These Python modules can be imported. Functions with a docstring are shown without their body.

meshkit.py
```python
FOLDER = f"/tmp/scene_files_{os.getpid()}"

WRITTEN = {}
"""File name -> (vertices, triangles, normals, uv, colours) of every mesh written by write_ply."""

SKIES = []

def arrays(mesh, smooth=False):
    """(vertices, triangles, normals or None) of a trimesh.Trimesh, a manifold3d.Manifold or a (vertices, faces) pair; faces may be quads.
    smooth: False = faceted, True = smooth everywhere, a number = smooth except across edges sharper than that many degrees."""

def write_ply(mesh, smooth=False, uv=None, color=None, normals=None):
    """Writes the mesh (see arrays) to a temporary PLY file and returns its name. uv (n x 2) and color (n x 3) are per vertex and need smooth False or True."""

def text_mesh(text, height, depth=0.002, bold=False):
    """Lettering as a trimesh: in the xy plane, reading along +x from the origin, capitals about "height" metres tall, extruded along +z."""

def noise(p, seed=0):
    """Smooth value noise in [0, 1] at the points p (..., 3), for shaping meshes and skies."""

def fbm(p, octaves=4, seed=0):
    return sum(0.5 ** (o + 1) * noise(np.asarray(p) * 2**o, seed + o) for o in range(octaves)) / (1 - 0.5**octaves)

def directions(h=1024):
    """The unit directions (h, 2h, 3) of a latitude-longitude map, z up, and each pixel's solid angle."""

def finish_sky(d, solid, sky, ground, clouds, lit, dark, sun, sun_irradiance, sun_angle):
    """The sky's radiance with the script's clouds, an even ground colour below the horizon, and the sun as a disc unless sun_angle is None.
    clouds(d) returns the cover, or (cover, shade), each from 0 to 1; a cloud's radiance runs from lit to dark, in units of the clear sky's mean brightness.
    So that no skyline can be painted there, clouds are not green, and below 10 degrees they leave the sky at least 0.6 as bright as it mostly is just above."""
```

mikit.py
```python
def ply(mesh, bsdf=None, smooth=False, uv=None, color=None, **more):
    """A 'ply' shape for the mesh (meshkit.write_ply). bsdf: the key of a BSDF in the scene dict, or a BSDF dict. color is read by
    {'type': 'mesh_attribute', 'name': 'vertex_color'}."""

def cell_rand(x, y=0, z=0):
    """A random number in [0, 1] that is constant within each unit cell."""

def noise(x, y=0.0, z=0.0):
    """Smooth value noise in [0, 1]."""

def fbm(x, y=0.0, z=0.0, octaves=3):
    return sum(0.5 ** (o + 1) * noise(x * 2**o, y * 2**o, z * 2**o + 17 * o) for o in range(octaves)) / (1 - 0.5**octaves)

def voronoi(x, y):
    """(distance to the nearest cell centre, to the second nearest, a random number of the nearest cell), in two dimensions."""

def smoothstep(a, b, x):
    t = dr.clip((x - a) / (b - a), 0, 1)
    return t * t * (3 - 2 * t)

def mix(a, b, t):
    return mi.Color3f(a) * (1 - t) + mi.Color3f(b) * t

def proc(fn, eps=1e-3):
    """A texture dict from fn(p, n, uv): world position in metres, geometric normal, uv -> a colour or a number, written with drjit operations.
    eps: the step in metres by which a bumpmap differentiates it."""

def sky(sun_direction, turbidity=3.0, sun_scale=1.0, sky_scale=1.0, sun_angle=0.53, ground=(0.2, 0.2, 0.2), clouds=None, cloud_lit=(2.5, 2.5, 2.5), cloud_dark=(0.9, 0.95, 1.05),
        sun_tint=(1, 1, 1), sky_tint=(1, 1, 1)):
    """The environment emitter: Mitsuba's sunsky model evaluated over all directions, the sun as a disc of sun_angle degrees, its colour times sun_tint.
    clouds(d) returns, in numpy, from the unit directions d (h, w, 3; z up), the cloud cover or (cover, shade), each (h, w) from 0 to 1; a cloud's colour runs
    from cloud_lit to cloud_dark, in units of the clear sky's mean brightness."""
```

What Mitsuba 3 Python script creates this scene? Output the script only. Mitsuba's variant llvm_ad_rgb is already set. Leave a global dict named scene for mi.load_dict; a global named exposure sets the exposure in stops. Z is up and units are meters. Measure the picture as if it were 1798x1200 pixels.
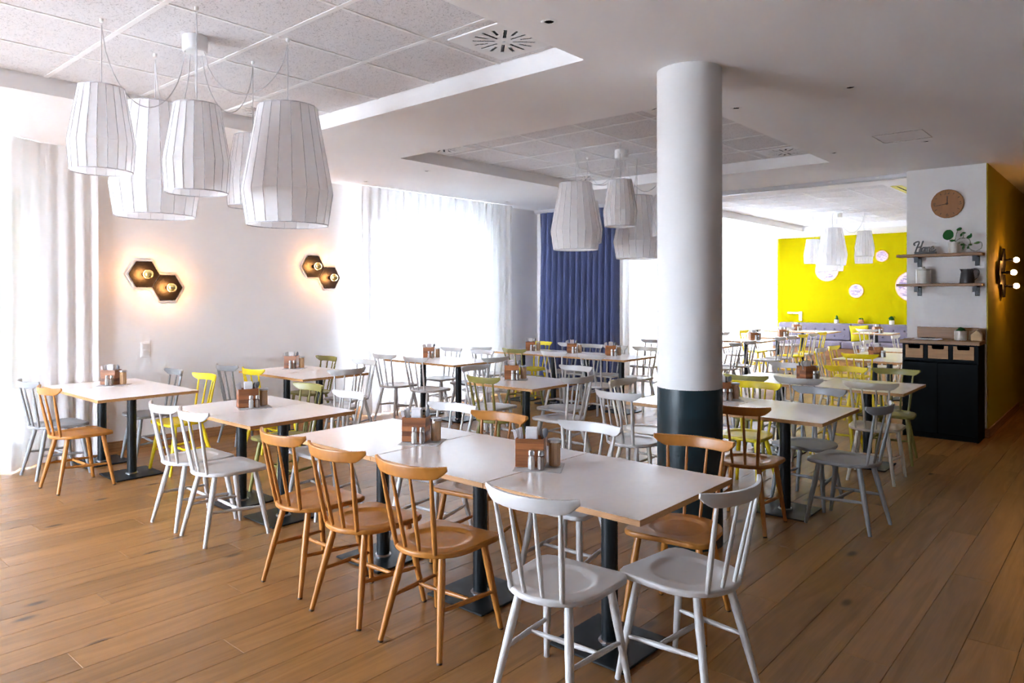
import math, random, numpy as np, trimesh, manifold3d as m3, mitsuba as mi, mikit, meshkit
import drjit as dr
from shapely.geometry import Polygon, LineString, Point, box as sbox
from shapely.ops import unary_union
from mikit import proc, noise, fbm, voronoi, cell_rand, smoothstep, mix
T = mi.ScalarTransform4f
rng = random.Random(7); nrng = np.random.default_rng(7)
scene, labels = {'type': 'scene'}, {}

# ------------------------------------------------------------------ camera, sky, exposure
FPX, HORIZON, YAW, CAMH, ROLL = 1253.3, 517.0, 0.720, 1.60, math.radians(-0.1)
fw = np.array([math.cos(YAW), math.sin(YAW), 0.0]); rt = np.array([math.sin(YAW), -math.cos(YAW), 0.0])
up0 = np.array([0, 0, 1.0])
rt2 = rt * math.cos(ROLL) + up0 * math.sin(ROLL); up2 = np.cross(rt2, fw)
scene['camera'] = {'type': 'perspective', 'fov': math.degrees(2 * math.atan(899 / FPX)), 'fov_axis': 'x', 'near_clip': 0.05, 'far_clip': 200.0,
    'to_world': T().look_at(origin=[0, 0, CAMH], target=[float(v) for v in (np.array([0, 0, CAMH]) + fw)], up=[float(v) for v in up2]),
    'principal_point_offset_x': 0.0, 'principal_point_offset_y': (600.0 - HORIZON) / 1200.0}
scene['sky'] = mikit.sky((0.2, 0.65, 0.75), turbidity=4, sun_scale=0.0, sky_scale=40.0, ground=(0.45, 0.45, 0.45),
    clouds=lambda d: np.full(d.shape[:2], 0.93), cloud_lit=(0.875, 1.0, 1.18), cloud_dark=(1, 1, 1), sky_tint=(1, 1, 1))
exposure = 2.78

# ------------------------------------------------------------------ helpers
def lin(r, g, b):
    f = lambda c: (c / 255 / 12.92) if c / 255 < 0.04045 else ((c / 255 + 0.055) / 1.055) ** 2.4
    return [f(r), f(g), f(b)]
def rgb(c): return {'type': 'rgb', 'value': [float(x) for x in c]}
def pbr(key, col, rough=0.5, two=True, **k):
    d = {'type': 'principled', 'base_color': col if isinstance(col, dict) else rgb(col), 'roughness': rough, **k}
    scene[key] = {'type': 'twosided', 'bsdf': d} if two else d
    return key
def diffuse(key, col):
    scene[key] = {'type': 'twosided', 'bsdf': {'type': 'diffuse', 'reflectance': col if isinstance(col, dict) else rgb(col)}}
    return key
COUNT = {}
def uniq(name):
    n = COUNT.get(name, 0); COUNT[name] = n + 1
    return name if n == 0 else f'{name}_{n:03d}'
def tag(key, label=None, cat=None, group=None, kind=None):
    d = {}
    if label: d['label'] = label
    if cat: d['category'] = cat
    if group: d['group'] = group
    if kind: d['kind'] = kind
    labels[key] = d
def thing(name, label, cat, group=None):
    key = uniq(name); tag(key, label, cat, group); return key
def put(name, shape, parent=None, to=None, bsdf=None, label=None, kind=None):
    """one entry; name is numbered under its parent"""
    key = uniq((parent + '__' if parent else '') + name)
    d = dict(shape)
    if to is not None: d['to_world'] = to
    if bsdf: d['bsdf'] = {'type': 'ref', 'id': bsdf}
    scene[key] = d
    if label or kind: tag(key, label, None, None, kind)
    return key
def struct(name, mesh, bsdf, smooth=False, parent=None):
    key = put(name, mikit.ply(mesh, bsdf, smooth=smooth), parent)
    if not parent: tag(key, kind='structure')
    return key
cat = trimesh.util.concatenate
def bx(x0, x1, y0, y1, z0, z1):
    m = trimesh.creation.box((x1 - x0, y1 - y0, z1 - z0)); m.apply_translation(((x0 + x1) / 2, (y0 + y1) / 2, (z0 + z1) / 2)); return m
def rbx(x0, x1, y0, y1, z0, z1, r=0.004):
    """box with bevelled edges"""
    pts = []
    for x, sx in ((x0, 1), (x1, -1)):
        for y, sy in ((y0, 1), (y1, -1)):
            for z, sz in ((z0, 1), (z1, -1)):
                pts += [(x + sx * r, y + sy * r, z), (x + sx * r, y, z + sz * r), (x, y + sy * r, z + sz * r)]
    return trimesh.convex.convex_hull(np.array(pts))
def softbox(x0, x1, y0, y1, z0, z1, r=0.03, n=12):
    c = m3.Manifold.sphere(r, n)
    parts = [c.translate((x, y, z)) for x in (x0 + r, x1 - r) for y in (y0 + r, y1 - r) for z in (z0 + r, z1 - r)]
    return tm(m3.Manifold.batch_hull(parts))
def tm(man):
    me = man.to_mesh(); return trimesh.Trimesh(np.array(me.vert_properties)[:, :3], np.array(me.tri_verts), process=False)
def tube(pts, rad, n=8, cap=True):
    p = np.asarray(pts, float); rad = np.broadcast_to(np.asarray(rad, float), (len(p),))
    t = np.gradient(p, axis=0); t /= np.linalg.norm(t, axis=1, keepdims=True) + 1e-12
    ref = np.array([0, 0, 1.0]) if abs(t[0, 2]) < 0.9 else np.array([1.0, 0, 0])
    a = np.cross(t[0], ref); a /= np.linalg.norm(a); A = []
    for i in range(len(p)):
        a = a - t[i] * (a @ t[i]); a /= np.linalg.norm(a); A.append(a)
    A = np.array(A); B = np.cross(t, A); ang = np.arange(n) * 2 * np.pi / n
    v = p[:, None] + rad[:, None, None] * (np.cos(ang)[None, :, None] * A[:, None] + np.sin(ang)[None, :, None] * B[:, None])
    v = v.reshape(-1, 3); f = []
    for i in range(len(p) - 1):
        for j in range(n):
            k = (j + 1) % n
            f += [[i * n + j, i * n + k, (i + 1) * n + k], [i * n + j, (i + 1) * n + k, (i + 1) * n + j]]
    if cap:
        v = np.vstack([v, p[:1], p[-1:]]); c0, c1 = len(v) - 2, len(v) - 1
        for j in range(n):
            k = (j + 1) % n; b = (len(p) - 1) * n
            f += [[c0, k, j], [c1, b + j, b + k]]
    return trimesh.Trimesh(v, np.array(f), process=False)
def lathe(prof, n=32, close=False):
    """prof: (r, z) list; open surface of revolution about z"""
    pr = np.asarray(prof, float); ang = np.arange(n) * 2 * np.pi / n
    v = np.stack([pr[:, None, 0] * np.cos(ang), pr[:, None, 0] * np.sin(ang), np.broadcast_to(pr[:, None, 1], (len(pr), n))], -1).reshape(-1, 3)
    f = []
    for i in range(len(pr) - 1):
        for j in range(n):
            k = (j + 1) % n
            f += [[i * n + j, i * n + k, (i + 1) * n + k], [i * n + j, (i + 1) * n + k, (i + 1) * n + j]]
    m = trimesh.Trimesh(v, np.array(f), process=False)
    m.update_faces(m.area_faces > 1e-12)
    return m
def extrude(poly, h):
    gs = getattr(poly, 'geoms', [poly])
    return cat([trimesh.creation.extrude_polygon(g, h, engine='earcut') for g in gs])
def moved(m, M): m = m.copy(); m.apply_transform(M); return m
def tr(x, y, z): return trimesh.transformations.translation_matrix((x, y, z))
def rot(deg, ax): return trimesh.transformations.rotation_matrix(math.radians(deg), ax)
def at(x, y, z, deg=0, s=1.0):
    t = T().translate([float(x), float(y), float(z)])
    if deg: t = t @ T().rotate([0, 0, 1], float(deg))
    if s != 1.0: t = t @ T().scale(float(s))
    return t
# frames that put an x-y drawing on a wall: onto -X facing (cabinet wall, yellow wall), -Y facing (window wall)
M_negX = np.array([[0, 0, -1, 0], [-1, 0, 0, 0], [0, 1, 0, 0], [0, 0, 0, 1.0]])
M_negY = np.array([[1, 0, 0, 0], [0, 0, -1, 0], [0, 1, 0, 0], [0, 0, 0, 1.0]])

# ------------------------------------------------------------------ dimensions of the room
S, ZT = 3.043, 3.167            # soffit and tile height
YW = 7.85                       # inner face of the window wall (front room)
YF = 7.35                       # the same in the back room
XJ = 9.62                       # jog between the two
XB = 18.75                      # yellow wall
XBACK, YR = -3.2, -1.7          # walls behind / right of the camera
XC, YC0, YC1 = 9.40, 1.26, 2.05 # cabinet wall

# ------------------------------------------------------------------ materials of the structure
PW, PL = 0.20, 2.2
def floor_col(p, n, uv):
    j = dr.floor(p.y / PW); off = (j * 0.6180339887 - dr.floor(j * 0.6180339887)) * PL
    i = dr.floor((p.x + off) / PL); r = cell_rand(i, j, 5); r2 = cell_rand(i, j, 9)
    x = p.x + 37.0 * r; y = p.y + 11 * r2
    warp = fbm(x * 1.1, y * 6.0, r * 9, octaves=2)
    g = fbm(x * 2.2, y * 55 + warp * 9.0, r * 31, octaves=3)
    fine = noise(x * 14, y * 420, r * 7)
    ring = 0.5 + 0.5 * dr.sin((y * 70 + warp * 26 + r * 20))
    c = mix((0.365, 0.178, 0.056), (0.235, 0.104, 0.030), dr.clip(0.15 + 0.75 * (g - 0.25) + 0.18 * ring * r2, 0, 1))
    c = c * (0.72 + 0.24 * r) * (0.93 + 0.14 * fine)
    d1, d2, rr = voronoi(x * 0.9, y * 2.2)
    knot = (1 - smoothstep(0.015, 0.075, d1)) * dr.select(rr > 0.62, 1.0, 0.0)
    streak = smoothstep(0.62, 0.8, noise(x * 1.7, y * 24, 3.0)) * 0.13
    c = c * (1 - streak)
    return mix(c, (0.05, 0.03, 0.02), knot * 0.75)
pbr('mat_floor', proc(floor_col), 0.34, specular=0.42)
pbr('mat_gap', (0.05, 0.03, 0.018), 0.8)
def plaster(c, amp=0.02):
    def fn(p, n, uv): return mi.Color3f(c) * (1 - amp + 2 * amp * fbm(p.x * 2.0 + p.y, p.y * 2.0, p.z * 2.0, octaves=2))
    return proc(fn)
diffuse('mat_wall', plaster((0.88, 0.87, 0.865)))
diffuse('mat_soffit', plaster((0.90, 0.89, 0.89)))
diffuse('mat_white', (0.82, 0.81, 0.80))
def tile_col(p, n, uv):
    s = noise(p.x * 170, p.y * 170, 1.0); b = noise(p.x * 55, p.y * 55, 4.0)
    hole = smoothstep(0.66, 0.80, s) * (0.3 + 0.7 * b)
    return mi.Color3f(0.74, 0.725, 0.735) * (1 - 0.40 * hole)
diffuse('mat_tile', proc(tile_col))
diffuse('mat_grid', (0.86, 0.86, 0.86))
diffuse('mat_yellow_wall', plaster((0.42, 0.355, 0.003)))
diffuse('mat_dark_void', (0.006, 0.006, 0.007))
def oak(c1, c2, sx, sy, sz):
    def fn(p, n, uv):
        g = fbm(p.x * sx, p.y * sy, p.z * sz, octaves=3)
        return mix(c1, c2, dr.clip(1.6 * (g - 0.3), 0, 1))
    return proc(fn)
pbr('mat_baseboard', oak((0.40, 0.20, 0.085), (0.24, 0.105, 0.04), 2, 60, 60), 0.45)
pbr('mat_frame', (0.78, 0.79, 0.80), 0.4)
scene['mat_pane'] = {'type': 'thindielectric', 'int_ior': 1.5}
diffuse('mat_ground', (0.80, 0.79, 0.76))

# ------------------------------------------------------------------ large structure: floor
struct('floor', bx(XBACK, XB + 1.2, YR, YW + 0.2, -0.06, -0.0035), 'mat_gap')
def plank_mesh(w, l):
    return rbx(0, l, 0, w, -0.02, 0.0, 0.0016)
full = mikit.ply(plank_mesh(PW - 0.0012, PL - 0.0012), 'mat_floor')
cells = []
for j in range(int(math.floor(YR / PW)), int(math.ceil((YW + 0.1) / PW))):
    off = (j * 0.6180339887 - math.floor(j * 0.6180339887)) * PL
    for i in range(int(math.floor((XBACK + off) / PL)), int(math.ceil((XB + off) / PL))):
        x0 = i * PL - off; cells.append((x0, j * PW))
def depth_of(c):
    mx, my = c[0] + PL / 2, c[1] + PW / 2
    d = mx * fw[0] + my * fw[1]; l = mx * rt[0] + my * rt[1]
    return (d if (d > 0.3 and abs(l) < 0.80 * d + 1.3) else 1000 + abs(d))
cells.sort(key=depth_of)
for x0, y0 in cells[:295]:
    put('plank', full, 'floor', at(x0, y0, 0))
far = cat([moved(plank_mesh(PW - 0.0012, PL - 0.0012), tr(x, y, 0)) for x, y in cells[295:]])
key = put('plank_field', mikit.ply(far, 'mat_floor'), 'floor'); tag(key, 'oak floor planks farther off', kind='stuff')

# ------------------------------------------------------------------ ceiling: soffit with three recessed cassettes
CASS = [(0.32, 3.60, 2.56, 5.90), (4.90, 8.18, 2.54, 5.88), (10.35, 16.95, 2.54, 5.86)]
outer = sbox(XBACK, YR, XB + 0.2, YW + 0.2)
holes = unary_union([sbox(a, c, b, d) for a, b, c, d in CASS])
sof = extrude(outer.difference(holes), 0.10); sof.apply_translation((0, 0, S))
struct('ceiling', sof, 'mat_soffit')
struct('ceiling_slab', bx(XBACK, XB + 0.2, YR, YW + 0.2, ZT + 0.03, ZT + 0.2), 'mat_white')
lips = cat([extrude(sbox(a - 0.03, c - 0.03, b + 0.03, d + 0.03).difference(sbox(a, c, b, d)), 0.2).apply_translation((0, 0, S + 0.004)) for a, b, c, d in CASS])
put('cassette_frame', mikit.ply(lips, 'mat_soffit'), 'ceiling')
VENTS = []      # cells that hold a vent
GX = 0.655
def grid_lines(a, b, phase):
    k = math.ceil((a + 0.05 - phase) / GX); out = [a]
    while phase + k * GX < b - 0.05: out.append(phase + k * GX); k += 1
    return out + [b]
vent_xy = [(3.28, 2.94), (3.20, 5.60), (0.62, 2.94), (5.26, 5.58), (7.90, 5.58), (7.90, 2.92), (5.26, 2.92), (14.30, 4.17), (15.60, 4.17), (16.55, 5.50)]
tile_ply = mikit.ply(rbx(-0.5, 0.5, -0.5, 0.5, 0, 0.03, 0.004), 'mat_tile')
tee = []
for (a, b, c, d), px_, py_ in zip(CASS, (2.96, 5.60, 10.9), (3.27, 3.27, 3.27)):
    gx, gy = grid_lines(a, b, px_), grid_lines(c, d, py_)
    for x0, x1 in zip(gx, gx[1:]):
        for y0, y1 in zip(gy, gy[1:]):
            put('tile', tile_ply, 'ceiling', T().translate([(x0 + x1) / 2, (y0 + y1) / 2, ZT]) @ T().scale([x1 - x0 - 0.026, y1 - y0 - 0.020, 1.0]))
    for x in gx[1:-1]: tee.append(bx(x - 0.015, x + 0.015, c, d, ZT - 0.003, ZT + 0.03))
    for y in gy[1:-1]: tee.append(bx(a, b, y - 0.011, y + 0.011, ZT - 0.003, ZT + 0.03))
put('grid_bars', mikit.ply(cat(tee), 'mat_grid'), 'ceiling')
hx0, hx1, hy0, hy1 = 7.08, 7.50, 1.42, 1.83
struct('trim_1', extrude(sbox(hx0, hy0, hx1, hy1).difference(sbox(hx0 + 0.006, hy0 + 0.006, hx1 - 0.006, hy1 - 0.006)), 0.003).apply_translation((0, 0, S - 0.0035)), pbr('mat_seam', (0.50, 0.47, 0.45), 0.8))
# ------------------------------------------------------------------ walls
WIN = [('front', -2.95, 2.10), ('mid', 6.02, 8.34)]
ZS, ZH = 0.10, 2.72
def wall_with(y0, y1, x0, x1, wins):
    ms, x = [], x0
    for a, b in wins:
        ms += [bx(x, a, y0, y1, 0, S + 0.1), bx(a, b, y0, y1, 0, ZS), bx(a, b, y0, y1, ZH, S + 0.1)]; x = b
    return cat(ms + [bx(x, x1, y0, y1, 0, S + 0.1)])
struct('wall_left', wall_with(YW, YW + 0.30, XBACK, XJ, [(a, b) for _, a, b in WIN]), 'mat_wall')
struct('wall_left_001', cat([wall_with(YF, YF + 0.30, XJ + 0.35, XB, [(11.9, 18.5)]), bx(XJ, XJ + 0.35, YF, YW + 0.3, 0, S + 0.1)]), 'mat_wall')
struct('wall_back', bx(XB, XB + 0.3, 1.0, YF + 0.3, 0, S + 0.1), 'mat_yellow_wall')
struct('wall_right', cat([bx(XC, XC + 0.35, YC0, YC1, 0, S)]), 'mat_wall')
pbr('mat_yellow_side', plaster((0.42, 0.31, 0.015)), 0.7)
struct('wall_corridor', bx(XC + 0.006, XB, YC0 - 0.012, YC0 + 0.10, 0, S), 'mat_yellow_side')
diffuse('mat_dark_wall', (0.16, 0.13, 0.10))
struct('wall_front', cat([bx(XBACK - 0.2, XBACK, YR - 0.2, 4.1, 0, S + 0.1), bx(XBACK - 0.2, XBACK, 7.2, YW + 0.3, 0, S + 0.1), bx(XBACK - 0.2, XBACK, 4.1, 7.2, 0, ZS), bx(XBACK - 0.2, XBACK, 4.1, 7.2, ZH, S + 0.1), bx(XBACK, XC, YR - 0.2, YR, 0, S + 0.1)]), diffuse('mat_rear_wall', (0.17, 0.16, 0.15)))
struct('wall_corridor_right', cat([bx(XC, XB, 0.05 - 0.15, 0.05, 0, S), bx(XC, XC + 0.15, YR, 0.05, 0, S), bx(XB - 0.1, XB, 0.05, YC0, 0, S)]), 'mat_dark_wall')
# back side of the cabinet wall, towards the back room
struct('wall_right_001', bx(XC + 0.35, XB, YC0 + 0.10, YC0 + 0.2, 0, S), 'mat_wall')
bb = lambda x0, x1, y0, y1: rbx(x0, x1, y0, y1, 0, 0.105, 0.003)
struct('baseboard_left', cat([bb(2.12, 6.0, YW - 0.016, YW), bb(8.36, XJ, YW - 0.016, YW)]), 'mat_baseboard')
struct('baseboard_right', cat([bb(XC - 0.016, XC, YC0 - 0.02, YC1), bb(XC - 0.016, 12, YC0 - 0.028, YC0 - 0.012)]), 'mat_baseboard')
struct('ground', cat([bx(-60, 80, YW + 0.35, 90, -0.5, -0.3), bx(-60, XBACK - 0.25, -40, YW + 0.35, -0.5, -0.3)]), 'mat_ground')

# windows: frames, mullions, panes
def window(n, x0, x1, y, step, transom=None):
    key = f'window_{n}'; fr = []
    k = max(1, round((x1 - x0) / step)); xs = np.linspace(x0, x1, k + 1)
    fr += [rbx(x0, x1, y, y + 0.08, ZS, ZS + 0.09), rbx(x0, x1, y, y + 0.08, ZH - 0.09, ZH)]
    for x in xs:
        lo, hi = max(x0, x - 0.06), min(x1, x + 0.06); fr.append(rbx(lo, hi, y, y + 0.08, ZS, ZH))
    scene[key] = mikit.ply(cat(fr), 'mat_frame'); tag(key, kind='structure')
    for a, b in zip(xs, xs[1:]):
        v = np.array([[a + 0.05, y + 0.04, ZS + 0.08], [b - 0.05, y + 0.04, ZS + 0.08], [b - 0.05, y + 0.04, ZH - 0.08], [a + 0.05, y + 0.04, ZH - 0.08]])
        put('pane', mikit.ply((v, np.array([[0, 1, 2], [0, 2, 3]])), 'mat_pane'), key)
window(1, -2.95, 2.10, YW + 0.12, 1.25)
window(2, 6.02, 8.34, YW + 0.12, 1.15)
scene['window_4'] = mikit.ply(cat([rbx(XBACK - 0.16, XBACK - 0.08, y, y + 0.1, ZS, ZH) for y in (4.1, 5.6, 7.1)] + [rbx(XBACK - 0.16, XBACK - 0.08, 4.1, 7.2, ZS, ZS + 0.09), rbx(XBACK - 0.16, XBACK - 0.08, 4.1, 7.2, ZH - 0.09, ZH)]), 'mat_frame'); tag('window_4', kind='structure')  # unseen window added behind the camera to light the near chairs
for a, b in ((4.19, 5.62), (5.68, 7.11)):
    v = np.array([[XBACK - 0.12, a, ZS + 0.08], [XBACK - 0.12, b, ZS + 0.08], [XBACK - 0.12, b, ZH - 0.08], [XBACK - 0.12, a, ZH - 0.08]])
    put('pane', mikit.ply((v, np.array([[0, 1, 2], [0, 2, 3]])), 'mat_pane'), 'window_4')
window(3, 11.9, 18.5, YF + 0.12, 1.65)

# column with dark band
col = lathe([(0.205, 0.999), (0.205, S + 0.01)], 64)
struct('column', col, diffuse('mat_column', plaster((0.74, 0.73, 0.725))), True)
put('dark_band', mikit.ply(lathe([(0.2065, 0), (0.2065, 0.996), (0.2045, 0.999)], 64), pbr('mat_teal', (0.010, 0.026, 0.032), 0.30), smooth=40), 'column')
CXY = (4.235, 2.185)
for k in ('column', 'column__dark_band'): scene[k]['to_world'] = at(*CXY, 0)
labels['column__dark_band'] = {'label': 'dark petrol lower band of the column'}

# ------------------------------------------------------------------ curtains
def fold_curtain(x0, x1, y, z0, z1, amp, wl, seed, axis='x', ny=14, flare=0.0):
    """hanging cloth with folds; runs along axis x at depth y (or along y at depth x)"""
    r = np.random.default_rng(seed); n = int((x1 - x0) / wl * 14) + 2
    s = np.linspace(0, 1, n); u = x0 + (x1 - x0) * s
    ph = 2 * np.pi * u / wl + 1.6 * np.sin(u * 1.7 + seed) + 0.9 * np.sin(u * 4.1 + 2 * seed)
    a = amp * (0.65 + 0.5 * np.sin(u * 2.3 + seed * 1.3) ** 2)
    v, uv = [], []
    for i in range(ny):
        t = i / (ny - 1); z = z0 + (z1 - z0) * t
        aa = a * (1.25 - 0.75 * t); b = (np.interp(u, y[0], y[1]) if isinstance(y, tuple) else y) - flare * (1 - t) ** 2 + 0.02 * np.sin(3 * t + u * 0.7)
        d = b + aa * np.sin(ph + 0.25 * np.sin(t * 5 + u))
        uu = u + 0.35 * aa * np.cos(ph)
        pt = np.stack([uu, d, np.full(n, z)], 1) if axis == 'x' else np.stack([d, uu, np.full(n, z)], 1)
        v.append(pt)
    f = []
    for i in range(ny - 1):
        for j in range(n - 1):
            q = i * n + j; f.append([q, q + 1, q + n + 1]); f.append([q, q + n + 1, q + n])
    return trimesh.Trimesh(np.vstack(v), np.array(f), process=False)
for nm, op in (('mat_voile', 0.985), ('mat_voile_left', 0.95), ('mat_voile_far', 0.97)):
    scene[nm] = {'type': 'mask', 'opacity': op, 'bsdf': {'type': 'principledthin', 'base_color': rgb((0.95, 0.95, 0.955)), 'roughness': 0.9, 'diff_trans': {'mat_voile': 0.13, 'mat_voile_left': 0.07, 'mat_voile_far': 0.50}[nm], 'spec_trans': 0.0}}
k = thing('sheer_curtain', 'white sheer curtain at the left edge with green trees behind it', 'curtain')
put('cloth', mikit.ply(fold_curtain(-1.9, 2.62, ([-3, 1.85, 2.12, 3], [7.63, 7.63, 7.795, 7.795]), 0.015, S - 0.005, np.float64(0.034), 0.155, 1, flare=0.03), 'mat_voile_left', smooth=True), k)  # stops short behind the camera so bare glass adds unseen fill light
k = thing('sheer_curtain', 'white sheer curtain over the bright middle window left of the blue curtain', 'curtain')
put('cloth', mikit.ply(fold_curtain(5.74, 8.74, 7.64, 0.015, S - 0.005, 0.040, 0.15, 2), 'mat_voile', smooth=True), k)
k = thing('sheer_curtain', 'white sheer curtain along the windows of the back room beside the yellow wall', 'curtain')
put('cloth', mikit.ply(fold_curtain(11.08, 18.72, 7.12, 0.015, S - 0.005, 0.045, 0.19, 3), 'mat_voile_far', smooth=True), k)
def blue_col(p, n, uv): return mix((0.090, 0.106, 0.225), (0.064, 0.076, 0.168), noise(p.x * 300, p.y * 300, p.z * 300))
pbr('mat_blue', proc(blue_col), 0.85, sheen=0.4)
k = thing('blue_curtain', 'heavy slate blue curtain hanging in folds from the ceiling rail', 'curtain')
put('cloth', mikit.ply(fold_curtain(6.18, 7.76, 9.56, 0.02, S - 0.055, 0.080, 0.118, 5, axis='y'), 'mat_blue', smooth=True), k)
pbr('mat_rail', (0.72, 0.73, 0.77), 0.4)
k = thing('curtain_rail', 'white curtain rail across the ceiling from the blue curtain to the clock wall', 'curtain rail')
put('rail', mikit.ply(cat([rbx(9.52, 9.62, 2.06, YW - 0.01, S - 0.045, S, 0.003), rbx(9.545, 9.595, 2.06, YW - 0.01, S - 0.055, S - 0.045, 0.002)]), 'mat_rail'), k)
for yy in np.arange(2.4, 7.7, 0.55):
    put('clip', mikit.ply(rbx(9.512, 9.53, -0.02, 0.02, S - 0.032, S - 0.014, 0.002), 'mat_grid'), k, at(0, yy, 0))

# ------------------------------------------------------------------ chairs
def wood_tint(c1, c2):
    def fn(p, n, uv):
        g = fbm(p.x * 9 + p.z * 3, p.y * 9, p.z * 9 + p.x * 2, octaves=3); s = noise(p.x * 90, p.y * 90, p.z * 14)
        return mix(c1, c2, dr.clip(0.8 * g + 0.3 * s, 0, 1))
    return proc(fn)
pbr('chair_natural', wood_tint((0.50, 0.210, 0.042), (0.35, 0.125, 0.021)), 0.32, specular=0.5)
pbr('chair_white', (0.57, 0.56, 0.555), 0.36)
pbr('chair_cream', (0.62, 0.575, 0.50), 0.36)
pbr('chair_grey', (0.27, 0.275, 0.285), 0.36)  # same light grey paint, darker: shade put into the colour
pbr('chair_olive', (0.235, 0.205, 0.050), 0.36)
pbr('chair_yellow', (0.80, 0.62, 0.012), 0.36)
pbr('mat_foot', (0.05, 0.03, 0.02), 0.7)
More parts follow.
